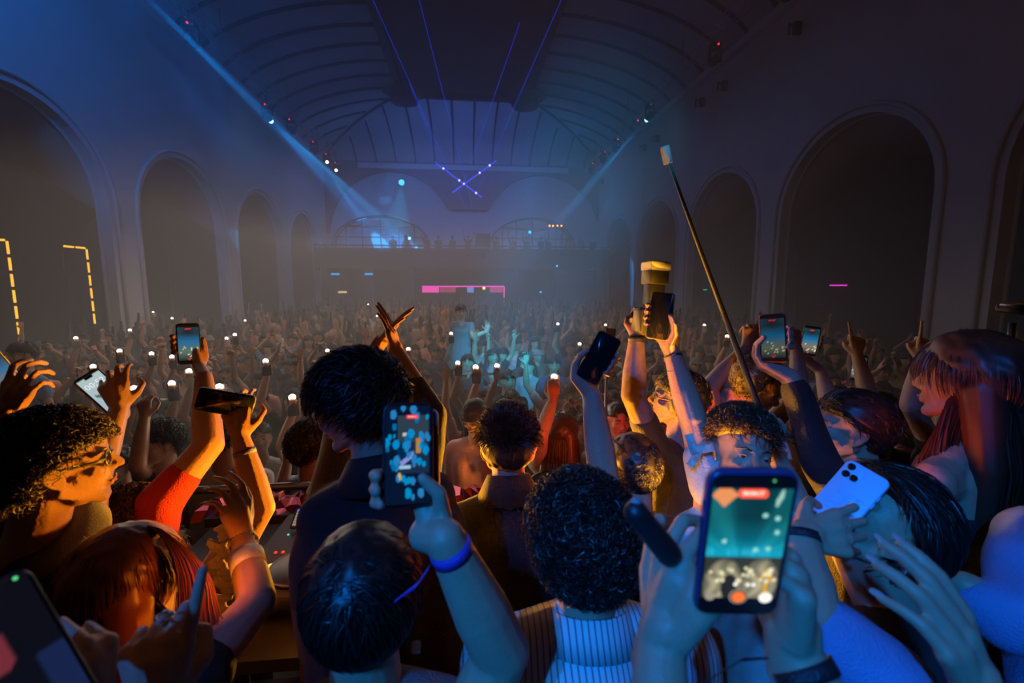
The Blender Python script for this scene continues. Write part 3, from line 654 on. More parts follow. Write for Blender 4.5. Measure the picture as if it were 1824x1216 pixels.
# F1 curly-haired man with glasses, left edge
pc = P(-8, 668, 1.2); F = camframe(pc, -24); phone('black phone held up at the left edge above the curly-haired man in glasses', pc, F, 'grey', scr_live(2), nx=14, ny=28, strength=.8)
pc1 = P(186, 699, 1.5); F1f = camframe(pc1, -33, 10)
def lock(u, v):
    if v > .95: return (.01, .01, .01)
    if .3 < u < .7 and v > .90: return (.0, .0, .0)
    fig = abs(u-.52)+abs(v-.42)*1.1 < .12 or abs((v-.40)-.35*abs(u-.5)) < .045 and abs(u-.5) < .4 or abs(u-.52) < .09 and v < .42 and v > .14
    return (.10, .16, .12) if fig else (.38+.1*v, .52+.08*v, .60) if v > .12 else (.25, .3, .12)
ph1, M41 = phone('phone with a pale blue lock screen showing the clock, held beside the curly-haired man', pc1, F1f, 'black', lock, nx=20, ny=40, strength=.9)
def text_on(s, M4, x, y, z, size, m, parent, name='digits', ext=.0002, align='CENTER'):
    cu = bpy.data.curves.new(name, 'FONT'); cu.body = s; cu.size = size; cu.extrude = ext; cu.align_x = align; cu.align_y = 'CENTER'; cu.resolution_u = 2
    o = bpy.data.objects.new(name, cu); o.matrix_world = M4 @ Matrix.Translation((x, y, z)); dg = bpy.context.evaluated_depsgraph_get(); COL.objects.link(o)
    me = bpy.data.meshes.new_from_object(o.evaluated_get(bpy.context.evaluated_depsgraph_get())); mw = o.matrix_world.copy(); bpy.data.objects.remove(o); me.transform(M4 @ Matrix.Translation((x, y, z))); me.materials.clear(); me.materials.append(m); me.name = name
    return link(name, me, parent)
EW = emitm('lit_white', (.9, .95, 1), .9); ER = emitm('lit_red', (1, .04, .02), 1.0)
text_on('00:52', M41, 0, .038, .0064, .026, EW, ph1)
r, K = person('man with curly black hair and thick-framed glasses in profile at the left edge, dark shirt', (104, 830, 1.12), yaw=-56, pitch=4, byaw=-25, floor=STAGE, vox=.005, sh_off=(-.08, -.02), sh_drop=.29,
    arms={'R': dict(w=(213, 727, 1.5), e=(168, 850, 1.36), hand=('claw', TC+RT*.5-UP*.1, UP*.9-RT*.15, 1.0), up=1), 'L': dict(w=(14, 742, 1.18), e=(-30, 880, 1.1), hand=('claw', TC, UP+RT*.3))},
    shirt=CLO['black'], sleeves=(.5, .5), hair=dict(kind='curly', off=.026, n=5000, L=.05, curl=.007, width=.0022, seed=4, grav=.1, front=.048, spread=.7))
glasses(K, FRAME, w=.0032); band(BW['red'], K['wrL'], K['elL'], .05, .029, .010, r, tail=[K['wrL']+RT*.025-UP*.01, K['wrL']+RT*.06-UP*.02, K['wrL']+RT*.085-UP*.015])
# F2 red t-shirt
pc = P(336, 612, 1.74); F = camframe(pc, 1, 6); phone('black phone recording upright in the raised hand of the red-shirted man', pc, F, 'black', scr_live(5, .3), nx=18, ny=36, strength=.8)
r, K = person('person in a red t-shirt with short curly hair, bare arm stretched up holding a phone', (232, 948, 1.42), yaw=-20, pitch=-8, byaw=-15, floor=STAGE, vox=.005,
    arms={'R': dict(w=(363, 672, 1.66), e=(372, 792, 1.50), s=(284, 898, 1.40), hand=('hold', F, pc, dict(thumb='edge')), th=1.1)}, shirt=CLO['red'], sleeves=(.5, .42), bulk=1.0,
    hair=dict(kind='curly', off=.024, n=3500, L=.045, curl=.008, width=.0024, seed=9, grav=.1, mat=HAIRB), face=False)
MB().tube([K['wrR'].lerp(K['elR'], .0)+q for q in [(RT*cos(a)+FW*sin(a))*.031-UP*.004*cos(a) for a in [2*pi*k/16 for k in range(17)]]], .0012, 4).build('cord_bracelet', BW['black'], r, True)
# F4 person with frilled pale top, phone held level
pc = P(402, 717, 1.40); F = camframe(pc, 108, 25); phone('black phone held level and edge-on in the braceleted hand at left of centre', pc, F, 'black', None)
r, K = person('person in a pale frilled top behind the auburn-haired woman, holding a phone level overhead', (282, 1000, 1.55), yaw=-10, byaw=-10, floor=STAGE, vox=.005, face=False,
    arms={'R': dict(w=(428, 778, 1.42), e=(464, 906, 1.40), s=(408, 1000, 1.45), hand=('claw', TC+RT*.2, UP-RT*.12+FW*.05), th=1.0)}, shirt=mat('frilled_chiffon', (.62, .50, .36), .7, bump=.6, bscale=60, sss=.0), sleeves=(.5, .35), hair=dict(kind='short', off=.012, n=500))
band(BW['navy'], K['wrR'], K['elR'], .22, .031, .016, r)
fr = MB()
for i in range(26):
    a = i*.5; p = P(398+14*sin(i*1.3), 945+7*i, 1.32); fr.tube([p-RT*.03+UP*.01*sin(a), p+UP*.012*cos(a*1.7), p+RT*.03+UP*.01*sin(a+1)], [.006, .011, .006], 6)
link('sleeve_frill', remesh(fr, .005, mat('frilled_chiffon', (0, 0, 0)), 2, 'sleeve_frill'), r)
# F3 auburn-haired woman
r, K = person('woman with long straight auburn hair seen from behind, lower left, arm bent up with bracelets', (232, 1040, 1.0), yaw=-22, byaw=-18, floor=STAGE, vox=.0045, sh_drop=.25, sh_off=(.0, .0), face=False,
    arms={'R': dict(w=(431, 958, 1.15), e=(458, 1072, 1.0), s=(362, 1190, .88), hand=('relax', RT*.9+TC*.3, UP-RT*.12, 1.0), th=.94, nails=1)}, shirt=CLO['black'], sleeves=(.4, .0),
    hair=dict(kind='long', mat=HAIRR, off=.020, len=.52, n=2500, L=.11, grav=.9, spread=.10, flow=(0, .0, -.2), width=.0016, n2=7000, wide=.135, seed=5, low=-.08))
lk = MB(); gl_ = random.Random(8)
for i in range(1500):
    u = gl_.random(); j = gl_.gauss(0, 5); dz = gl_.uniform(-.015, .015); ln_ = gl_.uniform(.75, 1.08)
    ctrl = [(262+26*u, 934+8*u, 1.0), (300+42*u+j*.3, 962+22*u, .975), (322+52*u+j*.6, 1025, .955), (322+56*u+j, 1025+62*ln_, .94), (318+60*u+j*1.3+12*sin(u*9), 1025+125*ln_, .925)]
    pts_ = [P(a, b, c+dz) for a, b, c in ctrl]; bb = len(lk.v); wv = RT*.0007+FW*gl_.uniform(-.0005, .0005)
    fine = []
    for a in range(4):
        for t in (0, .5): fine.append(pts_[a].lerp(pts_[a+1], t))
    fine.append(pts_[-1]); fine = [fine[0]]+[(fine[k-1]+fine[k]*2+fine[k+1])/4 for k in range(1, len(fine)-1)]+[fine[-1]]
    for q in fine: lk.v += [q+wv, q-wv]
    lk.f += [(bb+2*k, bb+2*k+1, bb+2*k+3, bb+2*k+2) for k in range(len(fine)-1)]
lk.build('hair_lock', HAIRR, r, True)['kind'] = 'stuff'
w_, e_ = K['wrR'], K['elR']
band(BW['white'], w_, e_, .42, .036, .045, r, 'cloth_wrap'); band(BW['black'], w_, e_, .04, .029, .010, r, 'wristband', tail=[w_-RT*.028, w_-RT*.055-UP*.012, w_-RT*.085-UP*.004])
bd = MB(); dd = (e_-w_).normalized(); uu = dd.orthogonal().normalized(); vv = dd.cross(uu)
for k in range(26): a = 2*pi*k/26; bd.ell(w_+dd*.022+(uu*cos(a)+vv*sin(a))*.0315, .0034, n=6, m=4)
bd.build('bead_bracelet', mat('steel_beads', (.5, .48, .45), .25, .8), r, True)
# F5 man with wire glasses and dark jacket
def collar(K, m, r=.085, z=.06, th=.022, tilt=.0, name='collar', open_=.5):
    mb = MB(); c = K['mid']+V((0, 0, z)); n = 22; pts = []
    for k in range(n+1):
        a = pi*(1+open_)*k/n-pi*(open_)/2-pi; pts.append(c+K['ax']*cos(a)*r+K['fw']*(sin(a)*r*.85)+V((0, 0, -.02*sin(a)+.0)))
    for i, p in enumerate(pts):
        o = (p-c); o.z = 0; o.normalize()
        mb.v += [p+V((0, 0, th))-o*.012, p+V((0, 0, th))+o*-.006, p+o*.034-V((0, 0, th)), p+o*.026-V((0, 0, th))]
    for i in range(n):
        for j in range(4): j2 = (j+1) % 4; mb.f.append((i*4+j, i*4+j2, i*4+4+j2, i*4+4+j))
    mb.f += [(0, 1, 2, 3), (n*4+3, n*4+2, n*4+1, n*4)]
    return mb.build(name, m, K['root'], True)
JK = mat('jacket_cloth', (.007, .006, .007), .9, bump=.4, bscale=220)
r, K = person('tall man in a dark jacket with wire-rimmed glasses and swept black hair, clapping overhead', (636, 722, 1.12), yaw=76, pitch=-8, roll=-12, byaw=22, floor=STAGE, vox=.005, sh_off=(.04, -.03), sh_drop=.27, bulk=1.12,
    arms={'R': dict(w=(706, 628, 1.62), e=(765, 742, 1.52), s=(735, 900, 1.28), hand=('open', RT+UP*.1, UP-RT*.25, 1.0), th=1.1), 'L': dict(w=(672, 616, 1.66), e=(622, 720, 1.58), s=(590, 900, 1.30), hand=('open', -RT+TC*.2, UP*.8+RT*.6), up=1)},
    shirt=JK, sleeves=(1.75, 1.45), hair=dict(kind='short', off=.022, n=6000, L=.062, seed=11, front=.045, fringe=True, flow=(0, .9, .25), grav=.45, spread=.55, width=.002, low=-.06))
glasses(K, WIRE, w=.0013, round_=True); collar(K, JK, .078, .115, .04)
# F7 man with backlit ears
r, K = person('man in a dark coat at the centre, seen from behind, tousled brown hair', (904, 800, 1.55), yaw=2, floor=STAGE, vox=.005, sh_drop=.25, bulk=1.12, face=False, shw=.20,
    shirt=JK, sleeves=(1.5, 1.5), hair=dict(kind='short', off=.020, n=7000, L=.06, seed=21, flow=(0, .1, .3), grav=.0, spread=.9, lift=.9, width=.002, mat=HAIRB, low=-.045, region=lambda p: p[:, 2] > .05), skin=mat('skin_backlit', (.5, .27, .17), .5, sss=.35))
collar(K, JK, .078, .125, .045)
# F11 short dark hair, arm up with a black phone
pc = P(1066, 637, 1.38); F = camframe(pc, 27, -6); phone('black phone tilted clockwise, screen dark, in the blue-lit raised hand right of centre', pc, F, 'black', None)
r, K = person('man with a short dark crop seen from behind, raised arm with a black wristband', (1127, 836, 1.55), yaw=6, floor=STAGE, vox=.005, sh_drop=.25, face=False,
    arms={'L': dict(w=(1054, 704, 1.42), e=(1076, 852, 1.44), s=(1072, 960, 1.55), hand=('hold', F, pc, dict(thumb='side')), th=1.15)}, shirt=CLO['black'], sleeves=(.3, .4),
    hair=dict(kind='short', off=.012, n=6000, L=.022, seed=5, grav=.3, spread=.2, lift=.05, low=-.07))
band(BW['black'], K['wrL'], K['elL'], .52, .037, .014, r, tail=[K['wrL'].lerp(K['elL'], .5)+RT*.04, K['wrL'].lerp(K['elL'], .55)+RT*.075-UP*.02, K['wrL'].lerp(K['elL'], .6)+RT*.10-UP*.035])
# F12 photographer
def flashgun(K):
    c = P(1163, 572, 1.72); F = camframe(c, 2, 30); M4 = Matrix.Translation(c) @ F.to_4x4(); r = thing('camera', 'black camera with a tall flashgun and white diffuser cap, held up above the crowd', 'camera', tuple(c))
    MB().rbox((.135, .095, .06), .012, 3, M4).build('camera_body', blackm, r, True)
    MB().lathe([(.038, 0), (.040, .05), (.036, .09), (.034, .09)], M4 @ V((0, 0, -.03)), 16, F @ Matrix.Rotation(pi, 3, 'X')).build('lens', blackm, r, True)
    MB().rbox((.062, .10, .05), .01, 3, M4 @ Matrix.Translation((-.005, .105, 0))).build('flash_body', blackm, r, True)
    h = MB().rbox((.075, .055, .07), .008, 3, M4 @ Matrix.Translation((-.005, .165, 0))).build('flash_head', blackm, r, True)
    MB().rbox((.082, .034, .076), .008, 3, M4 @ Matrix.Translation((-.005, .205, 0))).build('diffuser_cap', mat('diffuser', (.75, .73, .7), .5), h, True)
    MB().box(M4 @ V((.02, -.03, .033)), (.006, .006, .004), F).build('indicator_light', ER, r)
r, K = person('photographer in a black t-shirt with headphones and a tattooed forearm holding up a camera', (1208, 712, 1.92), yaw=62, pitch=8, byaw=20, floor=STAGE, vox=.006, sh_drop=.27,
    arms={'L': dict(w=(1134, 602, 1.75), e=(1128, 705, 1.72), s=(1168, 800, 1.85), hand=('grip', TC+RT*.1, UP+RT*.3), th=1.1), 'R': dict(w=(1196, 622, 1.85), e=(1230, 720, 1.9), hand=('grip', TC-RT*.1, UP-RT*.4))}, shirt=CLO['black'], sleeves=(.55, .55),
    skin=mat('tattooed_skin', (.46, .25, .16), .5, noise=.75, ncol=(.08, .07, .07), nscale=16), hair=dict(kind='short', off=.014, n=1500, L=.03, low=-.08), hips=None)
flashgun(K); glasses(K, FRAME)
c, M = K['head'], K['M']; hp = MB(); hp.tube([c+M @ V((.088*cos(a), -.01, .02+.115*sin(a))) for a in [pi*k/14 for k in range(15)]], .008, 6)
ho = hp.build('headphones', blackm, r, True)
for g in (-1, 1): MB().lathe([(.036, -.012), (.038, 0), (.034, .014), (.02, .018)], c+M @ V((g*.09, -.005, -.004)), 14, M @ Matrix.Rotation(g*pi/2, 3, 'Y')).build('ear_cup', blackm, ho, True)
MB().ell(c+M @ V((-.11, -.005, .0)), .005).build('indicator_light', emitm('lit_blue', (.05, .3, 1), 2), ho)
band(BW['black'], K['wrL'], K['elL'], .03, .030, .022, r, 'watch')
# F13 man facing the camera
pc = P(1176, 563, 1.50); F = camframe(pc, 6, -18); phone('black phone gripped in the yellow-lit raised hand beside the flashgun camera', pc, F, 'black', None)
r, K = person('man facing the camera with tousled fringe, eyes just above the nearest phone, white sleeve', (1318, 808, 1.34), yaw=172, pitch=11, roll=-10, byaw=185, floor=STAGE, vox=.0045, sh_drop=.26,
    arms={'L': dict(w=(1376, 800, 1.5), e=(1420, 900, 1.4), hand=('grip', TC, UP), up=0), 'R': dict(w=(1198, 632, 1.52), e=(1236, 752, 1.42), s=(1268, 868, 1.36), hand=('hold', F, pc, dict(thumb='side')), th=1.05)}, shirt=CLO['white'], sleeves=(.5, .45),
    hair=dict(kind='wavy', off=.026, n=5500, L=.045, seed=31, front=.062, fringe=True, flow=(.2, -.2, .4), grav=.05, spread=.8, lift=.5, width=.0022, curl=.006, mat=HAIRB))
band(BW['black'], K['wrR'], K['elR'], .04, .029, .008, r); MB().tube([K['wrR'].lerp(K['elR'], .25)+(RT*cos(a)+FW*sin(a))*.034+UP*.004*cos(a+1) for a in [2*pi*k/18 for k in range(19)]], .0013, 4).build('cord_bracelet', BW['black'], r, True)
lb = MB()
for q in ((1232, 790, -20), (1238, 815, 25), (1252, 800, 70)):
    p = P(q[0], q[1], 1.30); Rr = camframe(p, q[2]); lb.box(p, (.022, .055, .003), Rr)
lb.build('patterned_ribbon', mat('ribbon_print', (.75, .3, .25), .6, noise=1, ncol=(.8, .65, .5), nscale=60), r)
# F14, F15 behind
r, K = person('woman looking up with parted lips, bare arm bent overhead holding up a blue camera', (1308, 692, 2.15), yaw=172, pitch=22, roll=-8, byaw=180, floor=STAGE-.3, vox=.006,
    arms={'R': dict(w=(1330, 618, 2.2), e=(1262, 690, 2.1), s=(1285, 770, 2.2), hand=('grip', TC, UP+RT*.4)), 'L': dict(w=(1418, 620, 2.2), e=(1425, 700, 2.2), hand=('grip', TC, UP-RT*.4))}, shirt=CLO['red'], sleeves=(.0, .0), hair=dict(kind='long', off=.014, n=1200, L=.05, len=.4, n2=500, mat=HAIRB))
pc = P(1376, 592, 2.22); F = camframe(pc, 2); M4 = Matrix.Translation(pc) @ F.to_4x4(); cm = thing('camera', 'small blue compact camera held up behind the red-rimmed phone', 'camera', tuple(pc))
MB().rbox((.155, .075, .028), .01, 3, M4).build('camera_body', mat('camera_blue', (.05, .35, .6), .35), cm, True); MB().lathe([(.024, 0), (.024, .015), (.018, .018)], M4 @ V((.045, 0, .014)), 14, F).build('lens', mat('pale_ring', (.7, .7, .72), .3), cm, True)
r, K = person('man in profile facing right with a white shirt, behind the selfie pole', (1352, 682, 2.0), yaw=-82, pitch=5, floor=STAGE-.3, vox=.006, shirt=CLO['white'], sleeves=(.4, .4), hair=dict(kind='short', off=.016, n=1500, L=.025))
# F16
pc = P(1377, 602, 1.46); F = camframe(pc, -6, -8); phone('phone in an orange-brown case recording the hall, held high by the man with the earring', pc, F, 'red', scr_live(8, .4), nx=18, ny=36, strength=.45)
r, K = person('man with slick black hair and a stud earring, face turned away left, black sleeve raised', (1514, 764, 1.50), yaw=62, pitch=6, byaw=30, floor=STAGE, vox=.005, sh_drop=.26, bulk=1.05, sh_off=(.03, -.02),
    arms={'L': dict(w=(1408, 672, 1.47), e=(1462, 822, 1.44), s=(1520, 920, 1.42), hand=('hold', F, pc, dict(thumb='over', s=1.08)), th=1.1)}, shirt=CLO['black'], sleeves=(1.85, .6),
    hair=dict(kind='short', off=.020, n=4000, L=.038, seed=41, flow=(0, -.6, .1), grav=.3, spread=.25, lift=.1, width=.002, front=.05, low=-.09))
MB().ell(K['head']+K['M'] @ V((-.084, .006, -.036)), .003).build('earring', mat('silver_stud', (.8, .8, .8), .15, 1), r, True)
# F22 long-haired woman
r, K = person('woman with very long straight dark hair and bare shoulders, face lit red, right rear', (1722, 682, 1.27), yaw=20, pitch=2, byaw=20, floor=STAGE, vox=.005, sh_drop=.24, bare=True,
    shirt=CLO['black'], hair=dict(kind='long', off=.034, fringe=True, wide=.15, len=.72, n=3000, L=.09, grav=.9, spread=.1, flow=(0, -.3, -.2), n2=5000, front=.055, mat=HAIRB, low=-.08))
# ---- the nearest phone and the hands round it
CB = Matrix(((RT.x, UP.x, -FW.x), (RT.y, UP.y, -FW.y), (RT.z, UP.z, -FW.z)))
def eul(a, b, c): return CB @ Matrix.Rotation(c, 3, 'Z') @ Matrix.Rotation(b, 3, 'Y') @ Matrix.Rotation(a, 3, 'X')
pc = P(1322, 968, .414); F = eul(.30, -.064, .011)
rr_ = random.Random(4); bokeh = [(rr_.uniform(.05, .95), rr_.uniform(.24, .36), rr_.uniform(.025, .05)) for _ in range(22)]
def scr_big(u, v):
    if v > .925 or v < .115: return (.001, .001, .002)
    # teal vaulted ceiling over a glowing crowd, as the recording shows it
    t_ = max(0, (v-.45)/.5); w_ = .10+.30*t_; ed = abs(u-.5-.06*t_)
    c = V((.003, .085, .10))*(1.15 if ed > w_ else .45+.9*(ed/w_)**4)+V((.004, .05, .05))*(.5+.5*sin((u-.5)/(.15+t_)*9))*(ed > w_)
    c += V((.0, .17, .27))*max(0, 1-abs(v-.46)/.12)**1.3+V((.0, .10, .15))*max(0, 1-abs(v-.52)/.2)
    if .44 < v < .52: c += V((.02, .16, .22))*(.5+.5*sin(u*60+4*sin(u*17)))*max(0, 1-abs(v-.47)/.05)
    if v < .43:
        k = max(0, 1-((u-.27)/.27)**2-((v-.22)/.2)**2); k2 = max(0, 1-((u-.76)/.24)**2-((v-.24)/.19)**2); q = max(k, k2)**.5
        c = V((.03, .04, .03))+V((.46, .40, .24))*q*(.72+.28*sin(u*31+3*sin(v*22)))
        if (u-.36)**2/.012+(v-.2)**2/.01 < 1: c = V((.02, .02, .02))
        if .76 < u < .92 and abs((v-.12)/.19-(.5+.5*sin((u-.72)*14))) < .14 or .82 < u < .87 and .12 < v < .24: c = V((.75, .38, .01))
        for x, y, r in bokeh:
            if (u-x)**2+((v-y)*1.9)**2 < r*r*.6: c = V((.9, .82, .5))
    if u < .34 and v > .79: 
        if abs(u-.16)/.17+abs(v-.88)/.085 < 1: c = V((.85, .30, .10))
    if .80 < u < .90 and .80 < v < .92 and abs((u-.80)/.1-(v-.80)/.12) < .35: c = V((.35, .6, .5))
    for x, y in ((.70, .74), (.86, .72), (.88, .62), (.22, .55), (.8, .50), (.64, .49)):
        if (u-x)**2+((v-y)*2)**2 < .0012: c = V((.3, .7, .65))
    return tuple(c)
big, M4 = phone('nearest phone, dark blue case, filming the hall on its large lit screen', pc, F, 'navy', scr_big, nx=90, ny=170, strength=1.0)
z0 = .0064
pl = MB().rbox((.024, .0075, .0003), .0028, 4, M4 @ Matrix.Translation((0, .058, z0))).build('timer_pill', emitm('lit_pill', (1, .08, .02), 1.5), big, True); text_on('00:04:17', M4, 0, .058, z0+.0004, .0052, emitm('lit_white2', (1, .8, .7), 1.6), pl)
for x, r_, m_ in ((.0, .0085, emitm('lit_ring', (.45, .4, .3), .7)), (.0, .0072, GLASS), (.0, .006, emitm('lit_record', (1, .16, .02), 1.2)), (.024, .006, emitm('lit_pale', (1, .95, .85), 1.1)), (-.026, .0045, emitm('lit_dim', (.5, .45, .35), .7))):
    MB().lathe([(r_, 0), (r_, .0002)], M4 @ V((x, -.054, z0+.0003*(r_ < .008)+.0003*(r_ < .0071))), 18, F).build('screen_button', m_, big)
for x in (-.004, .007, .012): MB().lathe([(.002, 0), (.002, .0002)], M4 @ V((x, -.040, z0)), 10, F).build('zoom_dot', emitm('lit_pale', (1, 1, 1), 1), big)
MB().lathe([(.0012, 0), (.0012, .0002)], M4 @ V((.016, .0705, z0)), 8, F).build('status_light', emitm('lit_green', (.1, .9, .3), .8), big)
r, K = person('person holding the nearest phone in both blue-lit hands, dark wristband with loose ends', V((.24, -.34, 2.48)), yaw=-6, floor=STAGE, vox=.0035, sh_drop=.25, face=False,
    arms={'L': dict(w=(1178, 1148, .50), e=V((.10, .20, 2.17)), hand=(([(35, 55, 30), (42, 62, 34), (50, 66, 36), (56, 70, 38)], 4, ((.05, .05, -.02), (.07, .075, -.04), (.075, .10, -.05))), TC*.55-RT*.85, UP*1+RT*.30, 1.05), th=1.0), 'R': dict(w=(1412, 1155, .49), e=V((.42, .16, 2.15)), hand=('grip', RT*.95+TC*.30, UP-RT*.02, 1.05), th=1.0)}, shirt=CLO['black'], sleeves=(.5, .5), hair=dict(kind='short', off=.014))
band(BW['black'], K['wrR'], K['elR'], .06, .030, .016, r, tail=[K['wrR']-RT*.02-UP*.01, K['wrR']-RT*.055-UP*.012, K['wrR']-RT*.10-UP*.04])
# black grip in the left hand
a_, b_ = P(1132, 912, .47), P(1190, 985, .49); g_ = thing('camera_grip', 'black tubular camera grip in the blue-lit fist left of the nearest phone', 'grip', tuple(a_))
MB().cap(a_, b_, .0125, .0135, 14).build('grip', blackm, g_, True); MB().cap(a_+UP*.006, a_+UP*.009, .007, .006).build('button', mat('grey_button', (.25, .25, .27), .3), g_, True)
# ---- phone just behind (P1) with its owner, lower centre
pc = P(727, 808, .70); F = camframe(pc, 2, 0, 4)
rq = random.Random(12); blobs = [(rq.uniform(.02, .98), rq.uniform(.02, .98), rq.uniform(.03, .075), rq.choice([(.0, .16, .42), (.0, .28, .62), (.02, .22, .55)])) for _ in range(46)]  # blue reflections painted into the screen's own glow
def scr_p1(u, v):
    c = (.002, .006, .02) if not (.26 < u < .97 and .30 < v < .90) else (.03, .05, .07) if v > .62 else (.01, .025, .06)
    if .26 < u < .55 and .40 < v < .60: c = (.0, .02, .08)
    if .30 < u < .55 and .355 < v < .39: c = (.35, .6, .8)
    if abs((v-.42)-.35*(u-.4)) < .03 and .34 < u < .62: c = (.25, .3, .7)
    if .66 < u < .78 and .50 < v < .66: c = (.5, .22, .05)
    if abs(u-.42) < .045 and abs(v-.70) < .02 or abs(u-.60) < .05 and abs(v-.71) < .015: c = (.6, .6, .5)
    for x, y, r, q in blobs:
        if ((u-x)**2+((v-y)*1.4)**2) < r*r: c = q
    if .26 < u < .38 and abs((u-.32)+(v-.28)*.4) < .03 and .24 < v < .32: c = (.7, .45, .05)
    return c
p1, M4 = phone('phone filming the crowd with blue reflections on its screen, held up lower centre', pc, F, 'black', scr_p1, nx=44, ny=84, strength=.9)
pl = MB().rbox((.018, .006, .0003), .002, 3, M4 @ Matrix.Translation((.006, .056, z0))).build('timer_pill', ER, p1, True); text_on('00:00:31', M4, .006, .056, z0+.0004, .0036, EW, pl)
pc2 = P(742, 812, .79); F2 = camframe(pc2, 1, -14); phone('second dark phone showing just behind the right edge of the blue-reflecting phone', pc2, F2, 'grey', None, sz=(.078, .160, .011))
r, K = person('person with glossy straight black hair at lower centre, arm up with a blue ribbon', (650, 1066, .79), yaw=4, floor=STAGE, vox=.004, sh_drop=.245, face=False, sh_off=(.0, 0),
    arms={'R': dict(w=(793, 958, .68), e=(893, 1160, .74), s=(820, 1330, .74), hand=('hold', F, pc, dict(thumb='over', s=1.08, rs=1.0, dy=-.040, skip=1)), th=1.1)}, shirt=CLO['grey'], sleeves=(.5, .05),
    hair=dict(kind='short', off=.018, n=9000, L=.075, seed=51, flow=(.1, .5, .1), grav=.8, spread=.28, width=.0016, lift=.12, low=-.10))
w_, e_ = K['wrR'], K['elR']
band(BW['purple'], w_, e_, .10, .031, .021, r, tail=[w_.lerp(e_, .1)-RT*.026, w_.lerp(e_, .12)-RT*.034-UP*.02, w_.lerp(e_, .12)-RT*.055-UP*.05, w_.lerp(e_, .12)-RT*.088-UP*.075])
MB().rbox((.016, .02, .002), .004, 3, Matrix.Translation(P(741, 1152, .80)) @ camframe(P(741, 1152, .8), 5).to_4x4()).build('collar_tag', mat('tag_white', (.7, .75, .85), .4), r, True)
# ---- F8 curly hair, striped shirt
st = bpy.data.materials.new('striped_shirt'); st.use_nodes = True; nt = st.node_tree; b = nt.nodes['Principled BSDF']; b.inputs['Roughness'].default_value = .85
tc = nt.nodes.new('ShaderNodeTexCoord'); wv = nt.nodes.new('ShaderNodeTexWave'); wv.inputs['Scale'].default_value = 26; wv.inputs['Distortion'].default_value = .25; rp = nt.nodes.new('ShaderNodeValToRGB')
rp.color_ramp.elements[0].color = (.16, .17, .20, 1); rp.color_ramp.elements[1].color = (.62, .62, .62, 1); rp.color_ramp.elements[1].position = .22; rp.color_ramp.elements[0].position = .08
nt.links.new(tc.outputs['Object'], wv.inputs['Vector']); nt.links.new(wv.outputs[1], rp.inputs[0]); nt.links.new(rp.outputs[0], b.inputs['Base Color'])
r, K = person('person with dense curly black hair in a striped collared shirt, seen from behind', (1032, 968, .95), yaw=14, byaw=-4, floor=STAGE, vox=.0045, sh_drop=.235, shw=.20, bulk=1.12, face=False, sh_off=(.02, 0),
    shirt=st, sleeves=(.9, .9), hair=dict(kind='curly', off=.030, n=9000, L=.05, curl=.0075, width=.0017, seed=61, grav=.05, spread=.8, front=.05, low=-.10, lift=.6))
collar(K, st, .084, .075, .03, open_=.7)
# ---- F18 looking up, F19 with the pale blue phone, F20 hand
r, K = person('dark-haired person in black with head thrown back, ear and lit neck showing, lower right', (1552, 935, .95), yaw=80, pitch=48, roll=0, byaw=35, floor=STAGE, vox=.0042, sh_drop=.245, sh_off=(.04, -.02),
    shirt=CLO['black'], sleeves=(.6, .6), hair=dict(kind='short', off=.028, n=7000, L=.085, seed=71, flow=(0, -.6, -.2), grav=.5, spread=.3, width=.0018, front=.06, low=-.10, lift=.15))
ch = MB(); 
for k in range(12): ch.ell(P(1545+3.2*k, 1008+.12*(k-5)**2*.4, .86), .0022, n=6, m=4)
ch.build('necklace', mat('silver_stud', (0, 0, 0)), r, True)
pc = P(1503, 893, .90); F = eul(0, pi-.95, -.72)
pp, M4 = phone('phone in a pale blue ridged case seen from its camera side, held by long-nailed fingers', pc, F, 'blue', None, sz=(.078, .160, .015), cams=3)
rb = MB()
for i in range(3):
    for j in range(5): rb.rbox((.013, .007, .003), .0025, 3, M4 @ Matrix.Translation((-.022+.018*i, -.03+.011*j, -.0085)))
rb.build('case_ridges', CASEM['blue'], pp, True)
r, K = person('person in a light blue t-shirt at the lower right, both long-nailed hands raised, wristwatch', (1668, 1390, .74), yaw=10, floor=STAGE-.05, vox=.0035, sh_drop=.23, face=False, s=.95,
    arms={'L': dict(w=(1424, 955, .77), e=(1442, 1092, .70), s=(1585, 1215, .66), hand=('claw', TC*.9-RT*.1+UP*.45, RT*.9+UP*.15, .95), th=1.05, nails=1), 'R': dict(w=(1742, 1228, .54), e=(1760, 1440, .56), s=(1800, 1480, .72), hand=('nails', TC*.85+RT*.5, UP*.95-RT*.36, 1.02), th=1.0, nails=1, fr=1.22)},
    shirt=CLO['blue'], sleeves=(.72, .5), hair=dict(kind='long', off=.016, len=.4, n=600, L=.1, n2=600))
band(BW['black'], K['wrL'], K['elL'], .02, .030, .014, r, 'watch')
pb = MB()
for k in range(3): q = K['wrL']+RT*(.012*k); pb.tube([q, q-UP*.02+RT*.002, q-UP*(.03+.01*k)], .0016, 5)
pb.build('bracelet_charms', mat('pale_beads', (.7, .75, .85), .3), r, True)
# F21 right edge
r, K = person('person in a loose pale blue shirt at the right edge, sleeve bunched at elbow', (2010, 830, 1.0), yaw=15, floor=STAGE, vox=.006, sh_drop=.25, shw=.20, bulk=1.15, face=False,
    arms={'L': dict(w=(1718, 1040, .95), e=(1812, 1100, .9), s=(1850, 950, 1.0), hand=None, up=0)}, shirt=CLO['blue'], sleeves=(1.5, .5), noise=.012, hair=dict(kind='short', off=.016))
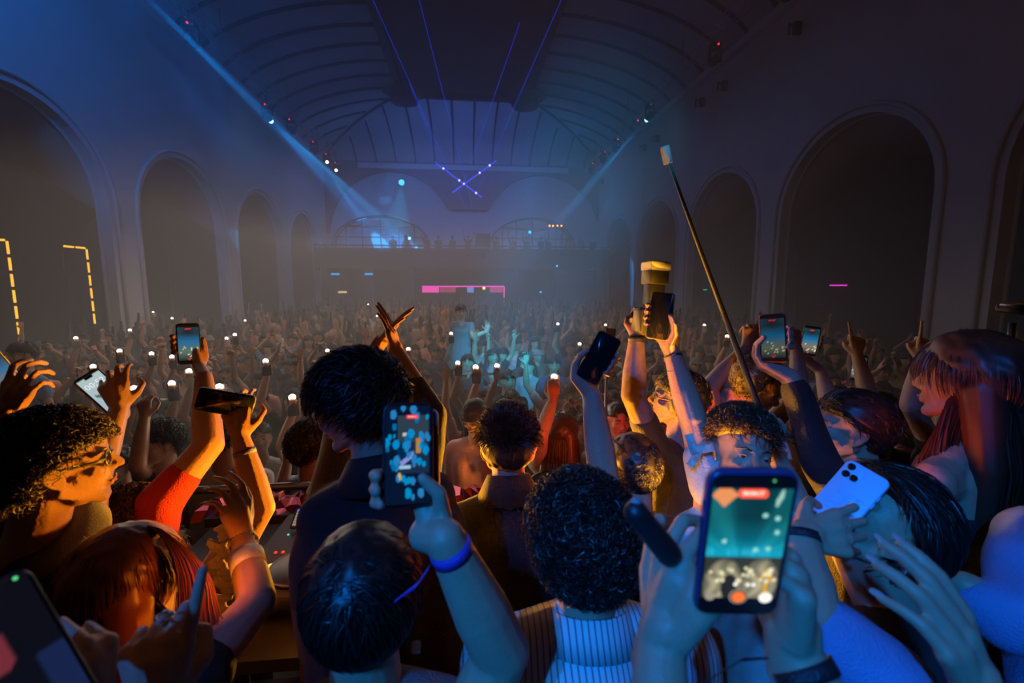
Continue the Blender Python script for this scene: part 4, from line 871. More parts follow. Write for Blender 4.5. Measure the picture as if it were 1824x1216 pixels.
# F27 bottom left: dark phone, fingers
pc = P(25, 1185, .42); F = camframe(pc, -14, 8)
def scr_dark(u, v): return (.20, .03, .04) if (u-.4)**2+(v-.62)**2 < .02 else (.2, .2, .22) if (u-.3)**2+((v-.70)*1.5)**2 < .01 else (.01, .02, .08) if u > .7 and v < .5 else (.004, .004, .006)
p3, M4 = phone('dark phone with a small green light at the bottom left corner', pc, F, 'black', scr_dark, nx=18, ny=36, strength=.8)
MB().lathe([(.002, 0), (.002, .0003)], M4 @ V((.026, .071, z0)), 10, F).build('status_light', emitm('lit_green', (.1, .9, .3), .8), p3)
r, K = person('person below the frame at bottom left, one finger pointing up with a ring', V((-.42, -.02, 2.20)), yaw=0, floor=STAGE, vox=.0038, sh_drop=.25, face=False,
    arms={'R': dict(w=(276, 1262, .58), e=V((-.22, .22, 2.0)), hand=('point', TC+RT*.25, UP+RT*.13, 1.0)), 'L': dict(w=(150, 1300, .48), e=V((-.55, .2, 2.0)), hand=('grip', TC*.3+RT*.9, UP-RT*.25, .95))}, shirt=CLO['black'], sleeves=(.6, .6), hair=dict(kind='short', off=.014))
h_ = K['hR']; MB().tube([K['wrR']+h_ @ V((-.004+.010*cos(a), .115, -.006+.010*sin(a))) for a in [2*pi*k/14 for k in range(15)]], .0016, 5).build('ring', mat('silver_stud', (0, 0, 0)), r, True)
# F23-F26 right background hands
r, K = person('person at the right edge holding a gimbal camera aloft, face hidden', (1862, 735, 1.7), yaw=40, byaw=20, floor=STAGE, vox=.006, arms={'L': dict(w=(1788, 662, 1.62), e=(1798, 770, 1.6), s=(1822, 870, 1.68), hand=('grip', TC-RT*.3, UP+RT*.1))}, shirt=CLO['black'], sleeves=(.5, .5), hair=dict(kind='short', off=.018, n=800))
gb = thing('gimbal', 'gimbal stick with a round silver-topped camera head at the right edge', 'gimbal', tuple(P(1802, 610, 1.6))); MB().tube([P(1797, 640, 1.6), P(1803, 575, 1.6)], .011, 10).build('handle', mat('dark_steel', (.12, .12, .13), .3, .8), gb, True)
MB().rbox((.09, .035, .05), .012, 4, Matrix.Translation(P(1806, 550, 1.6)) @ camframe(P(1806, 550, 1.6), 8).to_4x4()).build('camera_head', mat('dark_steel', (0, 0, 0)), gb, True); MB().ell(P(1808, 543, 1.58), (.04, .04, .012)).build('top_cap', steel, gb, True)
r, K = person('person behind the slick-haired man, bare arm straight up pointing one finger', (1560, 740, 2.45), yaw=10, floor=STAGE-.4, vox=.007, arms={'L': dict(w=(1527, 632, 2.4), e=(1546, 700, 2.4), s=(1545, 790, 2.4), hand=('point', TC, UP-RT*.05))}, shirt=CLO['black'], sleeves=(.3, .3), hair=dict(kind='short', off=.016, n=500), face=False)
pc = P(1443, 607, 2.35); F = camframe(pc, 6); phone('phone in a clear case with bright screen, beside the orange-brown cased phone', pc, F, 'clear', scr_live(15, .5), nx=12, ny=24, strength=.9)
r, K = person('person behind the black sleeve holding up the clear-cased phone', (1490, 730, 2.5), yaw=5, floor=STAGE-.45, vox=.007, arms={'L': dict(w=(1462, 660, 2.38), e=(1478, 720, 2.3), hand=('hold', F, pc, dict(thumb='edge')))}, shirt=CLO['black'], sleeves=(.3, .3), hair=dict(kind='short', off=.016, n=300), face=False)
pc = P(1530, 655, 2.7); F = camframe(pc, 2); phone('small lit phone low beside the pointing arm', pc, F, 'black', scr_live(16, .5), nx=10, ny=20, strength=.9)
r, K = person('person far right rear with a raised pointing arm beside the long-haired woman', (1690, 700, 2.3), yaw=20, floor=STAGE-.3, vox=.007, arms={'L': dict(w=(1640, 640, 2.1), e=(1622, 722, 2.05), s=(1660, 790, 2.2), hand=('point', TC, UP+RT*.25))}, shirt=CLO['black'], sleeves=(.2, .3), hair=dict(kind='short', off=.016), face=False)
# ---- selfie pole
ps = thing('selfie_pole', 'long thin black selfie pole leaning left with a small camera on top', 'selfie stick', tuple(P(1390, 812, 1.5)))
MB().tube([P(1380, 800, 1.50), P(1350, 722, 1.62), P(1290, 560, 1.85), P(1240, 425, 2.0), P(1193, 292, 2.15)], [.013, .0125, .0105, .0085, .007], 10).build('pole', mat('pole_black', (.015, .014, .013), .5), ps, True)
c = P(1187, 276, 2.16); MB().rbox((.036, .084, .03), .006, 4, Matrix.Translation(c) @ camframe(c, -14, 20).to_4x4()).build('camera', mat('camera_shell', (.012, .010, .008), .85), ps, True)
MB().rbox((.09, .012, .06), .005, 3, Matrix.Translation(P(1385, 772, 1.5)) @ camframe(P(1385, 772, 1.5), 4).to_4x4()).build('mount', blackm, ps, True)
# ---- decks, foil, rail, stage
MB().box((0, -.86, STAGE/2), (19.4, 6.2, STAGE)).build('floor_stage', mat('stage_black', (.02, .02, .022), .5), kind='structure')
def table(name, label, x0, x1, y0, y1, h):
    t = thing('table', label, 'table', ((x0+x1)/2, (y0+y1)/2, STAGE)); z = STAGE+h
    MB().box(((x0+x1)/2, (y0+y1)/2, z-.02), (x1-x0, y1-y0, .04)).build('table_top', mat('table_black', (.006, .006, .007), .7), t)
    for x in (x0+.05, x1-.05):
        for y in (y0+.05, y1-.05): MB().tube([(x, y, STAGE), (x, y, z-.04)], .02, 8).build('leg', blackm, t)
    return t, z
tb, tz = table('t', 'black deck table at the left behind the woman, carrying the player', -1.10, -.42, 1.22, 1.98, .98)
dk = thing('media_player', 'black deck with a glowing jog wheel, lit buttons and a bright screen', 'deck', (-.57, 1.62, tz)); dm = mat('deck_black', (.008, .008, .009), .6)
MB().rbox((.36, .54, .06), .015, 4, Matrix.Translation((-.57, 1.64, tz+.05))).build('chassis', dm, dk, True)
for x in (-.71, -.43):
    for y in (1.42, 1.86): MB().lathe([(.015, 0), (.015, .022)], (x, y, tz), 8).build('foot', dm, dk)
cx, cy_, cz = -.565, 1.51, tz+.08
MB().lathe([(.105, 0), (.103, .012), (.098, .014)], (cx, cy_, cz), 36).build('jog_wheel', mat('jog_black', (.02, .02, .02), .25), dk, True)
MB().tube([(cx+.104*cos(a), cy_+.104*sin(a), cz+.012) for a in [2*pi*k/40 for k in range(41)]], .0022, 5).build('jog_rim', mat('jog_chrome', (.7, .7, .72), .2, .9), dk, True)
MB().lathe([(.024, 0), (.024, .002)], (cx, cy_, cz+.014), 24).build('jog_display', emitm('lit_jog', (.3, .7, .9), 1.2), dk, True); MB().lathe([(.014, 0), (.014, .0025)], (cx, cy_, cz+.0145), 20).build('jog_centre', dm, dk, True)
sm4 = Matrix.Translation((-.61, 1.81, cz+.03)) @ Matrix.Rotation(radians(24), 4, 'X'); MB().rbox((.17, .09, .012), .006, 3, sm4).build('display_bezel', dm, dk, True)
link('display', paint_mesh('screen', sm4, .155, .078, 24, 12, lambda u, v: (.05, .2, .8) if v > .85 else (.5, .45, .38) if u > .3 else (.3, .28, .22) if int(v*12) % 2 else (.12, .1, .08), 1.0, .0065), dk)
for i, (x, y, m_, r_) in enumerate([(-.815, 1.40, 'o', .010), (-.785, 1.40, 'o', .010), (-.80, 1.48, 'r', .006), (-.775, 1.48, 'r', .006), (-.75, 1.56, 'c', .006), (-.72, 1.56, 'c', .006), (-.69, 1.57, 'c', .006), (-.76, 1.60, 'c', .005), (-.75, 1.33, 'g', .004), (-.80, 1.60, 'c', .004)]):
    MB().lathe([(r_, 0), (r_, .004)], (x+.11, y+.14, cz), 12).build('button', {'o': emitm('lit_orange', (1, .3, .03), 3), 'r': ER, 'c': emitm('lit_teal', (.05, .7, .7), 1), 'g': EW}[m_], dk, True)
tb2, tz2 = table('t', 'dark front table running across behind the centre man', -1.15, 1.25, 2.02, 2.20, 1.0)
fl = MB(); nx_ = 90; rf = random.Random(3); ph_ = [[rf.uniform(-.016, .016) for j in range(7)] for i in range(nx_+1)]
for i in range(nx_+1):
    x = -1.2+2.5*i/nx_
    for j, (y, z) in enumerate(((2.24, -.16), (2.235, -.09), (2.23, -.03), (2.21, .012), (2.14, .03), (2.07, .02), (2.03, -.01))): fl.v.append(V((x+ph_[i][j]*.5, y+ph_[i][j], tz2+z+ph_[i][(j+3) % 7])))
for i in range(nx_):
    for j in range(6): a = i*7+j; fl.f.append((a, a+7, a+8, a+1))
tag(fl.build('foil_cloth', mat('red_foil', (.75, .10, .12), .16, .85), smooth=False), 'crumpled metallic red foil draped along the front table edge', 'foil')
rl = thing('crowd_barrier', 'round steel barrier rail before the front row, left of the decks', 'barrier', (-1.5, 2.45, STAGE))
for z in (tz-.02, tz-.5): MB().tube([(-2.6, 2.42, z), (-.75, 2.42, z)], .021, 10).build('rail', steel, rl, True)
for i in range(8): MB().tube([(-2.5+i*.25, 2.42, STAGE), (-2.5+i*.25, 2.42, tz-.02)], .011, 8).build('post', steel, rl, True)
for q, nm in (((690, 862, 2.0), 'left'), ((985, 872, 2.15), 'right')):
    c = P(*q); l_ = thing('stage_light', 'amber stage light low behind the %s' % ('man in wire glasses' if nm == 'left' else 'man in the dark coat'), 'stage light', (c.x, c.y+.06, STAGE))
    MB().lathe([(.14, 0), (.14, .02), (.05, .04)], (c.x, c.y+.10, STAGE), 18).build('base', blackm, l_, True); MB().tube([(c.x, c.y+.10, STAGE+.02), (c.x, c.y+.10, c.z-.1)], .02, 8).build('stand', blackm, l_, True)
    MB().lathe([(.12, .03), (.14, .10), (.12, .2), (.05, .22)], c+V((0, .05, -.04)), 18, (V((0, 1, -.85))).to_track_quat('Z', 'Y').to_matrix()).build('lamp_housing', blackm, l_, True)
mo = thing('loudspeaker', 'wooden-fronted stage speaker with two round cones before the front row', 'speaker', (-.02, 2.55, 0))
c = V((-.05, 2.62, 1.15)); MB().rbox((.62, .36, .5), .02, 3, Matrix.Translation(c)).build('cabinet', mat('speaker_wood', (.35, .16, .07), .5), mo, True); MB().box((c.x, c.y, .45), (.5, .4, .9)).build('plinth', blackm, mo)
for x in (-.15, .15): MB().lathe([(.13, 0), (.13, .015), (.05, -.01)], (c.x+x, c.y, c.z+.25), 24).build('cone', mat('cone_brown', (.12, .05, .03), .5), mo, True)
# ---------------------------------------------------------------- the crowd on the hall floor
def copy_tree(o, parent=None):
    c = o.copy(); COL.objects.link(c)
    if parent: c.parent = parent
    for ch in [q for q in ALL_CH.get(o.name, [])]: copy_tree(ch, c)
    return c
def children_map():
    m = {}
    for o in bpy.data.objects:
        if o.parent: m.setdefault(o.parent.name, []).append(o)
    return m
Hd = V((0, 0, 1.60)); up3 = V((0, 0, 1)); fy = V((0, 1, 0)); fx = V((1, 0, 0))
def proto(kind, hairk, vox=.012, skin=None, clo='black'):
    A = {}
    D = dict
    if kind == 'flash': A = {'R': D(w=V((.20, .16, 1.92)), e=V((.28, .10, 1.66)), hand=('grip', -fy, up3))}
    if kind == 'fist': A = {'R': D(w=V((.27, .10, 1.93)), e=V((.30, .04, 1.66)), hand=('fist', -fy, up3))}
    if kind == 'both': A = {'R': D(w=V((.34, .06, 1.90)), e=V((.33, .0, 1.63)), hand=('open', -fy, up3)), 'L': D(w=V((-.34, .10, 1.88)), e=V((-.33, .04, 1.62)), hand=('open', -fy, up3))}
    if kind == 'film': A = {'R': D(w=V((.09, .34, 1.66)), e=V((.25, .22, 1.45)), hand=('grip', fx-fy*.3, up3), up=0), 'L': D(w=V((-.06, .34, 1.66)), e=V((-.24, .22, 1.45)), hand=('grip', -fx-fy*.3, up3), up=0)}
    if kind == 'point': A = {'L': D(w=V((-.24, .30, 1.82)), e=V((-.28, .12, 1.62)), hand=('point', -fy+up3*.3, up3+fy*.4))}
    if kind == 'clap': A = {'R': D(w=V((.09, .12, 1.90)), e=V((.27, .08, 1.70)), hand=('open', fx, up3-fx*.3)), 'L': D(w=V((-.09, .12, 1.90)), e=V((-.27, .08, 1.70)), hand=('open', -fx, up3+fx*.3))}
    if kind == 'high': A = {'R': D(w=V((.22, .02, 2.0)), e=V((.24, .0, 1.74)), hand=('open', -fy, up3))}
    H = {'short': dict(kind='short', off=.016, n=500, L=.035, width=.006, vox=.012), 'curly': dict(kind='curly', off=.026, n=500, L=.04, width=.006, curl=.008, vox=.012), 'long': dict(kind='long', off=.018, len=.42, n=300, L=.08, n2=200, vox=.014, width=.006), 'cap': dict(kind='short', off=.020, n=0, front=.02, vox=.012, mat=CLO['grey'])}[hairk]
    r, K = person('x', Hd.copy(), yaw=0, pitch=(10 if kind in ('flash', 'both', 'high') else 0), floor=0, vox=vox, cvox=.018, arms=A, shirt=CLO[clo], sleeves=(.5, .5), hair=H, skin=skin, sh_drop=.26)
    if hairk == 'cap': MB().rbox((.13, .09, .008), .03, 3, Matrix.Translation((0, .12, 1.66)) @ Matrix.Rotation(-.2, 4, 'X')).build('cap_brim', CLO['grey'], r, True)
    return r
PK = [('flash', 'short'), ('flash', 'long'), ('film', 'short'), ('film', 'long'), ('fist', 'short'), ('both', 'curly'), ('both', 'long'), ('point', 'short'), ('clap', 'short'), ('high', 'cap'), ('rest', 'short'), ('rest', 'long'), ('rest', 'cap'), ('fist', 'curly')]
TXT = {'flash': 'one phone torch held up', 'film': 'both hands raised at the face', 'fist': 'one fist raised', 'both': 'both arms thrown up', 'point': 'one arm pointing forward', 'clap': 'hands joined overhead', 'high': 'one open hand stretched high', 'rest': 'arms down'}
HT = {'short': 'short dark hair', 'long': 'long dark hair', 'curly': 'curly hair', 'cap': 'grey cap'}
protos = [proto(k, h, skin=SKIN if i % 2 else SKIN_D) for i, (k, h) in enumerate(PK)]
ALL_CH = children_map(); used = set()
shirts = ['black', 'charcoal', 'white', 'grey', 'navy', 'beige', 'black', 'blue', 'brown', 'pink', 'olive', 'black']
rc = random.Random(11); placed = []
def dup_person(pi_, loc, yaw, sc, cname, where, group=None):
    src = protos[pi_]
    if pi_ not in used: used.add(pi_); r = src
    else: r = copy_tree(src)
    r.location = loc; r.rotation_euler = (0, 0, radians(yaw)); r.scale = (sc, sc, sc)
    for ch in ([c for c in bpy.data.objects if False] or KIDS(r)):
        if ch.name.split('.')[0] == 'shirt': ch.material_slots[0].link = 'OBJECT'; ch.material_slots[0].material = CLO[cname]
    k, h = PK[pi_]; lab = '%s shirt, %s, %s, %s' % (cname, HT[h], TXT[k], where)
    tag(r, lab, 'person', group or lab); placed.append((loc[0], loc[1])); return r
def KIDS(r): return [c for c in r.children]
def pixel(p):
    v = V(p)-CAM; d = v.dot(FW); return 912+FPX*v.dot(RT)/d, 608-FPX*v.dot(UP)/d, d
# one phone for the crowd, its torch toward +Y
cphone, _m = phone('x', V((0, 0, 0)), Matrix(((-1, 0, 0), (0, 0, -1), (0, -1, 0))).transposed() if False else Matrix(((1, 0, 0), (0, 0, -1), (0, 1, 0))), 'white', None, cams=2)
fl_ = MB().lathe([(.024, 0), (.024, .002)], (.005, .010, .062), 12, Matrix.Rotation(-pi/2, 3, 'X')).build('torch', emitm('torch_white', (1, .88, .70), 90), cphone)
ALL_CH = children_map(); cph_used = [False]
def crowd_phone(loc, yaw, lab, grp, case='white', torch=True, tilt=0):
    if not cph_used[0]: r = cphone; cph_used[0] = True
    else: r = copy_tree(cphone)
    r.location = loc; r.rotation_euler = (0, radians(tilt), radians(yaw))
    for ch in r.children:
        if ch.name.startswith('torch') and not torch: bpy.data.objects.remove(ch); continue
        if ch.name.split('.')[0] in ('case', 'camera_bump'):
            ch.material_slots[0].link = 'OBJECT'; ch.material_slots[0].material = CASEM[case]
    tag(r, lab, 'phone', grp); return r
ORD = ['first', 'second', 'third', 'fourth', 'fifth', 'sixth', 'seventh', 'eighth', 'ninth', 'tenth']
def zone(x, y):
    k = int(max(0, y-2.6)/.8); t = x/y
    return (ORD[k]+' row' if k < 10 else 'beyond tenth row')+(', far left' if t < -.62 else ', left' if t < -.25 else ', centre' if t < .15 else ', right' if t < .55 else ', far right')
TORCH = [(273, 556), (307, 567), (437, 571), (656, 542), (672, 563), (232, 588), (136, 602), (419, 596), (404, 603), (214, 625), (271, 630), (307, 636), (338, 661), (167, 653), (474, 643), (307, 683), (392, 689), (522, 708), (584, 625), (680, 623), (728, 622), (804, 594), (816, 647), (848, 654), (988, 671), (994, 577), (1033, 613), (1079, 579), (1255, 579), (1296, 599), (886, 652), (240, 692)]
for i, (x, y) in enumerate(TORCH):
    pi_ = (0, 1)[i % 3 == 2]; s_ = rc.uniform(.93, 1.07); zt = 2.045*s_
    r_ = FW+RT*((x-912)/FPX)-UP*((y-608)/FPX); t = (zt-CAM.z)/r_.z
    if t*FW.y > 17: t = 17/FW.y
    pt = CAM+r_*t
    yaw = math.degrees(atan2(-(CAM.x-pt.x), CAM.y-pt.y))+rc.uniform(-12, 12)
    off = Matrix.Rotation(radians(yaw), 3, 'Z') @ V((.20, .21, 2.045))*s_; base = pt-off; base.z = 0
    if base.y < 2.75: base.y = 2.75
    dn = 'near' if t < 4.5 else 'mid-hall' if t < 8 else 'far'
    cn = rc.choice(['black', 'charcoal', 'white', 'grey', 'navy'])
    dup_person(pi_, base, yaw, s_, cn, zone(base.x, base.y))
    q = base+Matrix.Rotation(radians(yaw), 3, 'Z') @ V((.20, .195, 1.985))*s_
    cs_ = 'white' if i >= 30 or i % 4 == 0 else 'black'; lb = '%s phone with its torch lit, held up in the %s' % (cs_, zone(base.x, base.y))
    crowd_phone(q, yaw, lb, lb, cs_)
    light('SPOT', 'torch_glow', pt+(CAM-pt).normalized()*.06, WARM, 21 if t > 4 else 8, pt+(CAM-pt)*.8+V((0, 0, -1.6)), .02, 120, .7)
# specific people of the front rows
def special(lab, head, yaw, clo, arms=None, hair=None, sl=(.5, .5), pitch=0, skin=None, roll=0):
    r, K = person(lab, head, yaw=yaw, pitch=pitch, roll=roll, floor=0.0, vox=.008, cvox=.014, arms=arms, shirt=CLO[clo], sleeves=sl, hair=hair or dict(kind='short', off=.016, n=900, L=.04, width=.004), skin=skin)
    placed.append((K['mid'].x, K['mid'].y)); return r, K
special('curly-haired person in a blue t-shirt, both bare forearms up filming, by the decks', (556, 795, 2.50), -40, 'blue', {'R': dict(w=(612, 770, 2.35), e=(560, 880, 2.25), hand=('grip', TC, UP+RT*.4), up=0), 'L': dict(w=(512, 820, 2.6), e=(498, 890, 2.5), hand=('grip', TC, UP), up=0)}, dict(kind='curly', off=.030, n=3000, L=.045, curl=.008, width=.003))
special('long-haired woman in a loose white top, long sleeve raised with a torch', (1003, 770, 2.95), -30, 'white', {'L': dict(w=(985, 712, 2.85), e=(962, 775, 2.8), hand=('grip', TC, UP))}, dict(kind='long', off=.02, len=.45, n=900, L=.08, n2=500, mat=HAIRB), sl=(1.85, .9))
special('laughing round-faced person just right of the curly man in glasses', (207, 830, 3.0), 178, 'black', pitch=5)
special('person with glasses and curly hair behind the pale phone', (284, 790, 2.7), 150, 'black', {'R': dict(w=(258, 742, 2.6), e=(245, 830, 2.5), hand=('grip', TC, UP), up=0)}, dict(kind='curly', off=.026, n=1500, L=.04, curl=.008, width=.004))
special('person in a white tank top seen from behind', (398, 775, 2.55), 10, 'white', sl=(.1, .1))
special('smiling bald-headed person behind the short-haired man', (1100, 748, 3.1), 182, 'charcoal', hair=dict(kind='short', off=.004, n=0))
special('person in a pink blouse bending forward before the speaker', (845, 742, 3.3), 150, 'pink', pitch=-35, sl=(1.5, 1.5), hair=dict(kind='long', off=.016, len=.3, n=400, L=.06, n2=200))
special('man in a grey t-shirt with raised arms standing tall above the middle rows', (821, 556, 7.6), 190, 'grey', {'R': dict(w=(790, 565, 7.5), e=(797, 590, 7.5), hand=('open', TC, UP)), 'L': dict(w=(868, 590, 7.5), e=(842, 600, 7.5), hand=('open', TC, UP))})
special('person in a pale grey-blue shirt at the left edge', (38, 632, 4.6), 160, 'blue')  # blue cloth stands in for blue light on a pale shirt
c = P(1082, 600, 2.9); ap = thing('camera_pole', 'thin upright chrome pole carrying a small camera behind the raised black phone', 'camera pole', (P(1081, 760, 2.9).x, P(1081, 760, 2.9).y, 0))
MB().tube([(P(1081, 760, 2.9).x, P(1081, 760, 2.9).y, .02), c], .011, 8).build('pole', steel, ap, True); MB().rbox((.06, .13, .03), .008, 3, Matrix.Translation(P(1087, 603, 2.88)) @ camframe(c, 3).to_4x4()).build('camera', blackm, ap, True); MB().lathe([(.14, 0), (.14, .02)], (P(1081, 760, 2.9).x, P(1081, 760, 2.9).y, 0), 14).build('base', blackm, ap)
# everyone else, row after row
n_ind = 0; y = 3.0; far_spots = []
while y < 30:
    sp = .62 if y < 7 else .72 if y < 14 else .85; x = -9.0+rc.uniform(0, sp)
    while x < 9.4:
        px, py, d = pixel((x, y, 1.6)); jx, jy = x+rc.uniform(-.16, .16), y+rc.uniform(-.2, .2)
        if -60 < px < 1890 and all((jx-a)**2+(jy-b)**2 > .20 for a, b in placed):
            if n_ind < 205:
                k = rc.choices(range(2, 14), [2, 1.6, 2, 1, 1.2, 1.2, 1.2, 1.5, 4, 4, 1.5, 1])[0]
                yaw = (180 if True else 0)+math.degrees(atan2(jx, jy))*.7*-1+rc.uniform(-30, 30)
                dup_person(k, V((jx, jy, 0)), yaw, rc.uniform(.92, 1.05), rc.choice(shirts), zone(jx, jy)); n_ind += 1
                if k in (2, 3) and rc.random() < .9:
                    s_ = protos[k].scale[0]; q = V((jx, jy, 0))+Matrix.Rotation(radians(yaw), 3, 'Z') @ V((.015, .37, 1.76)); cs_ = rc.choice(['black', 'white', 'grey']); g2 = '%s phone held at the face in the %s' % (cs_, zone(jx, jy))
                    crowd_phone(q, yaw, g2, g2, cs_, torch=False)
            else: far_spots.append((jx, jy, rc.uniform(-30, 30), rc.uniform(.92, 1.06), rc.choice([0, 0, 0, 1, 2, 3])))
        x += sp*rc.uniform(.85, 1.25)
    y += .60 if y < 8 else .75 if y < 14 else .95
print('crowd', n_ind, 'far', len(far_spots), 'unused', set(range(14))-used)
for i in set(range(14))-used: dup_person(i, V((rc.uniform(-4, 4), 12.2+i*.1, 0)), 180, 1, 'black', 'beyond tenth row, centre')
# the rest of the hall: too many and too small to part, one mass
def lowfig(k):
    m = MB(); z = 1.0; m.ell((0, 0, 1.60), (.085, .10, .125), n=8, m=6); m.cap((0, 0, 1.5), (0, 0, 1.36), .055, .07, 6); m.tube([(0, 0, 0), (0, 0, .8), (0, 0, 1.1), (0, 0, 1.34), (0, 0, 1.42)], [.13, .16, .15, .20, .08], 8, True, .6, (0, 1, 0))
    if k in (1, 3): m.tube([(.18, 0, 1.35), (.28, .1, 1.62), (.22, .12, 1.9), (.22, .12, 2.02)], [.06, .045, .032, .03], 6)
    if k in (2, 3): m.tube([(-.18, 0, 1.35), (-.3, .1, 1.6), (-.25, .12, 1.88), (-.25, .12, 2.0)], [.06, .045, .032, .03], 6)
    return m
LF = [lowfig(k) for k in range(4)]; allv, allf, mi = [], [], []
for (x, y, yw, s_, k) in far_spots:
    R_ = Matrix.Rotation(radians(180+yw), 3, 'Z'); b = len(allv); allv += [tuple(R_ @ (p*s_)+V((x, y, 0))) for p in LF[k].v]; allf += [tuple(b+i for i in f_) for f_ in LF[k].f]; mi += [rc.randrange(3)]*len(LF[k].f)
me = bpy.data.meshes.new('crowd'); me.from_pydata(allv, [], allf); me.shade_smooth()
for m_ in (CLO['black'], CLO['charcoal'], SKIN_D): me.materials.append(m_)
me.polygons.foreach_set('material_index', mi); o = link('crowd', me, None, 'stuff'); tag(o, 'dense mass of distant dancers filling the far half of the hall floor', 'crowd')
# ---------------------------------------------------------------- balcony and the far end
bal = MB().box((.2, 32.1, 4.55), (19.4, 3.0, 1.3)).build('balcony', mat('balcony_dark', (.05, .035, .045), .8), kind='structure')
MB().box((.2, 30.55, 5.35), (19.4, .06, .08)).build('handrail', ribm, bal); MB().box((.2, 30.55, 5.0), (19.4, .04, .06)).build('rail', ribm, bal)
for i in range(33): MB().box((-9.4+i*.6, 30.55, 5.2), (.035, .035, .5)).build('baluster', ribm, bal)
for x in (-9.0, -6.2, -3.6, 3.6, 6.4, 9.2): MB().box((x, 31.0, 1.95), (.45, .45, 3.9)).build('column', mat('column_dark', (.12, .10, .12), .8), bal)
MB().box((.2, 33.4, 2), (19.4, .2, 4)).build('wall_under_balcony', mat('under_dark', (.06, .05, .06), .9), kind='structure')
for cx_, w_, lab in ((-5.7, 3.3, 'arched glazed pavilion frame on the balcony at left'), (4.9, 3.1, 'arched glazed pavilion frame on the balcony at right')):
    t = thing('pavilion', lab, 'pavilion', (cx_, 33.4, 5.2)); z0_ = 5.2; hh = 2.1
    arc = [(cx_+w_*cos(a), 32.9, z0_+.25+hh*sin(a)) for a in [pi*k/20 for k in range(21)]]
    MB().tube(arc, .06, 6).build('arch_frame', ribm, t, True); MB().tube([(a, 33.6, c_) for a, b, c_ in arc], .05, 6).build('arch_frame', ribm, t, True)
    for k in range(1, 8):
        a = pi*k/8; MB().tube([(cx_+w_*.98*cos(a), 32.9, z0_), (cx_+w_*.98*cos(a), 32.9, z0_+.25+hh*sin(a))], .035, 5).build('mullion', ribm, t)
    for z in (.9, 1.6): MB().tube([(cx_-w_*sqrt(max(0, 1-((z-.25)/hh)**2)), 32.9, z0_+z), (cx_+w_*sqrt(max(0, 1-((z-.25)/hh)**2)), 32.9, z0_+z)], .035, 5).build('transom', ribm, t)
    for sx in (-1, 1): MB().tube([(cx_, 32.9, z0_+1.4), (cx_+sx*w_*.72, 32.9, z0_+1.75)], .035, 5).build('brace', ribm, t)
tag(MB().rbox((1.0, .9, .8), .04, 2, Matrix.Translation((1.35, 32.6, 5.95))).build('loudspeaker', blackm), 'square dark loudspeaker box on the balcony at the centre', 'speaker'); MB().box((1.35, 32.6, 5.35), (.9, .7, .3)).build('stand', blackm, bpy.data.objects['loudspeaker'] if False else None) if False else None
for i in range(15):
    x = -4.5+i*.95+rc.uniform(-.25, .25); 
    if abs(x-1.35) < .6: continue
    r = copy_tree(protos[rc.choice([10, 11, 12, 4, 5])]); r.location = (x, 31.2, 4.62 if False else 4.55+.0); r.location.z = 4.35; r.rotation_euler = (0, 0, radians(180+rc.uniform(-30, 30))); r.scale = (1, 1, 1)
    nb_ = globals().get('nb_', 0)+1; tag(r, 'dark onlooker behind the balcony rail, %s from its left end' % (ORD+['eleventh', 'twelfth', 'thirteenth', 'fourteenth', 'fifteenth'])[nb_-1], 'person', 'onlookers on the balcony')
NEON = emitm('neon_pink', (1, .06, .65), 1.6); 
t = thing('neon_frame', 'pink neon bar frame with small lit signs under the balcony', 'light', (0, 30.3, 0)); zt_ = 2.75
def fr_(a, b, r, m, n): MB().tube([dep_(*a), dep_(*b)], r, 6).build(n, m, t)
def dep_(x, y, Y=30.3): r = FW+RT*((x-912)/FPX)-UP*((y-608)/FPX); return CAM+r*(Y/r.y)
fr_((752, 510), (898, 510), .035, NEON, 'tube'); fr_((898, 510), (898, 572), .03, NEON, 'tube')
for a, b, m in ((752, 782, emitm('sign_magenta', (1, .05, .5), 1.4)), (784, 812, emitm('sign_rose', (.7, .06, .25), .6)), (832, 844, emitm('sign_blue', (.2, .4, 1), .9)), (873, 896, emitm('sign_red', (.8, .05, .25), .7))):
    p, q = dep_(a, 516), dep_(b, 516); MB().box((p+q)/2, ((q-p).length, .06, .34)).build('sign', m, t)
[MB().tube([dep_(x_, 511), V((dep_(x_, 511).x, 30.8, 3.95))], .012, 5).build('hanger', ribm, t) for x_ in (760, 825, 890)]; MB().ell(dep_(862, 513), .09).build('lamp', emitm('lit_orange2', (1, .25, .03), 8), t)
for x, y, m, lab in ((597, 488, (0, .4, 1), 'left'), (657, 488, (0, .4, 1), 'right'), (610, 520, (.9, .6, .3), 'warm')):
    p = dep_(x, y, 30.4); MB().rbox((.5, .22, .12), .05, 3, Matrix.Translation(p)).build('wall_lamp', emitm('lamp_%g' % x, m, 1.2))
    tag(bpy.context.scene.objects[[o.name for o in bpy.data.objects if o.name.startswith('wall_lamp')][-1]], {'left': 'outer of two cyan lamps under the balcony', 'right': 'inner of two cyan lamps under the balcony', 'warm': 'dull yellow lamp under the cyan pair'}[lab], 'lamp')
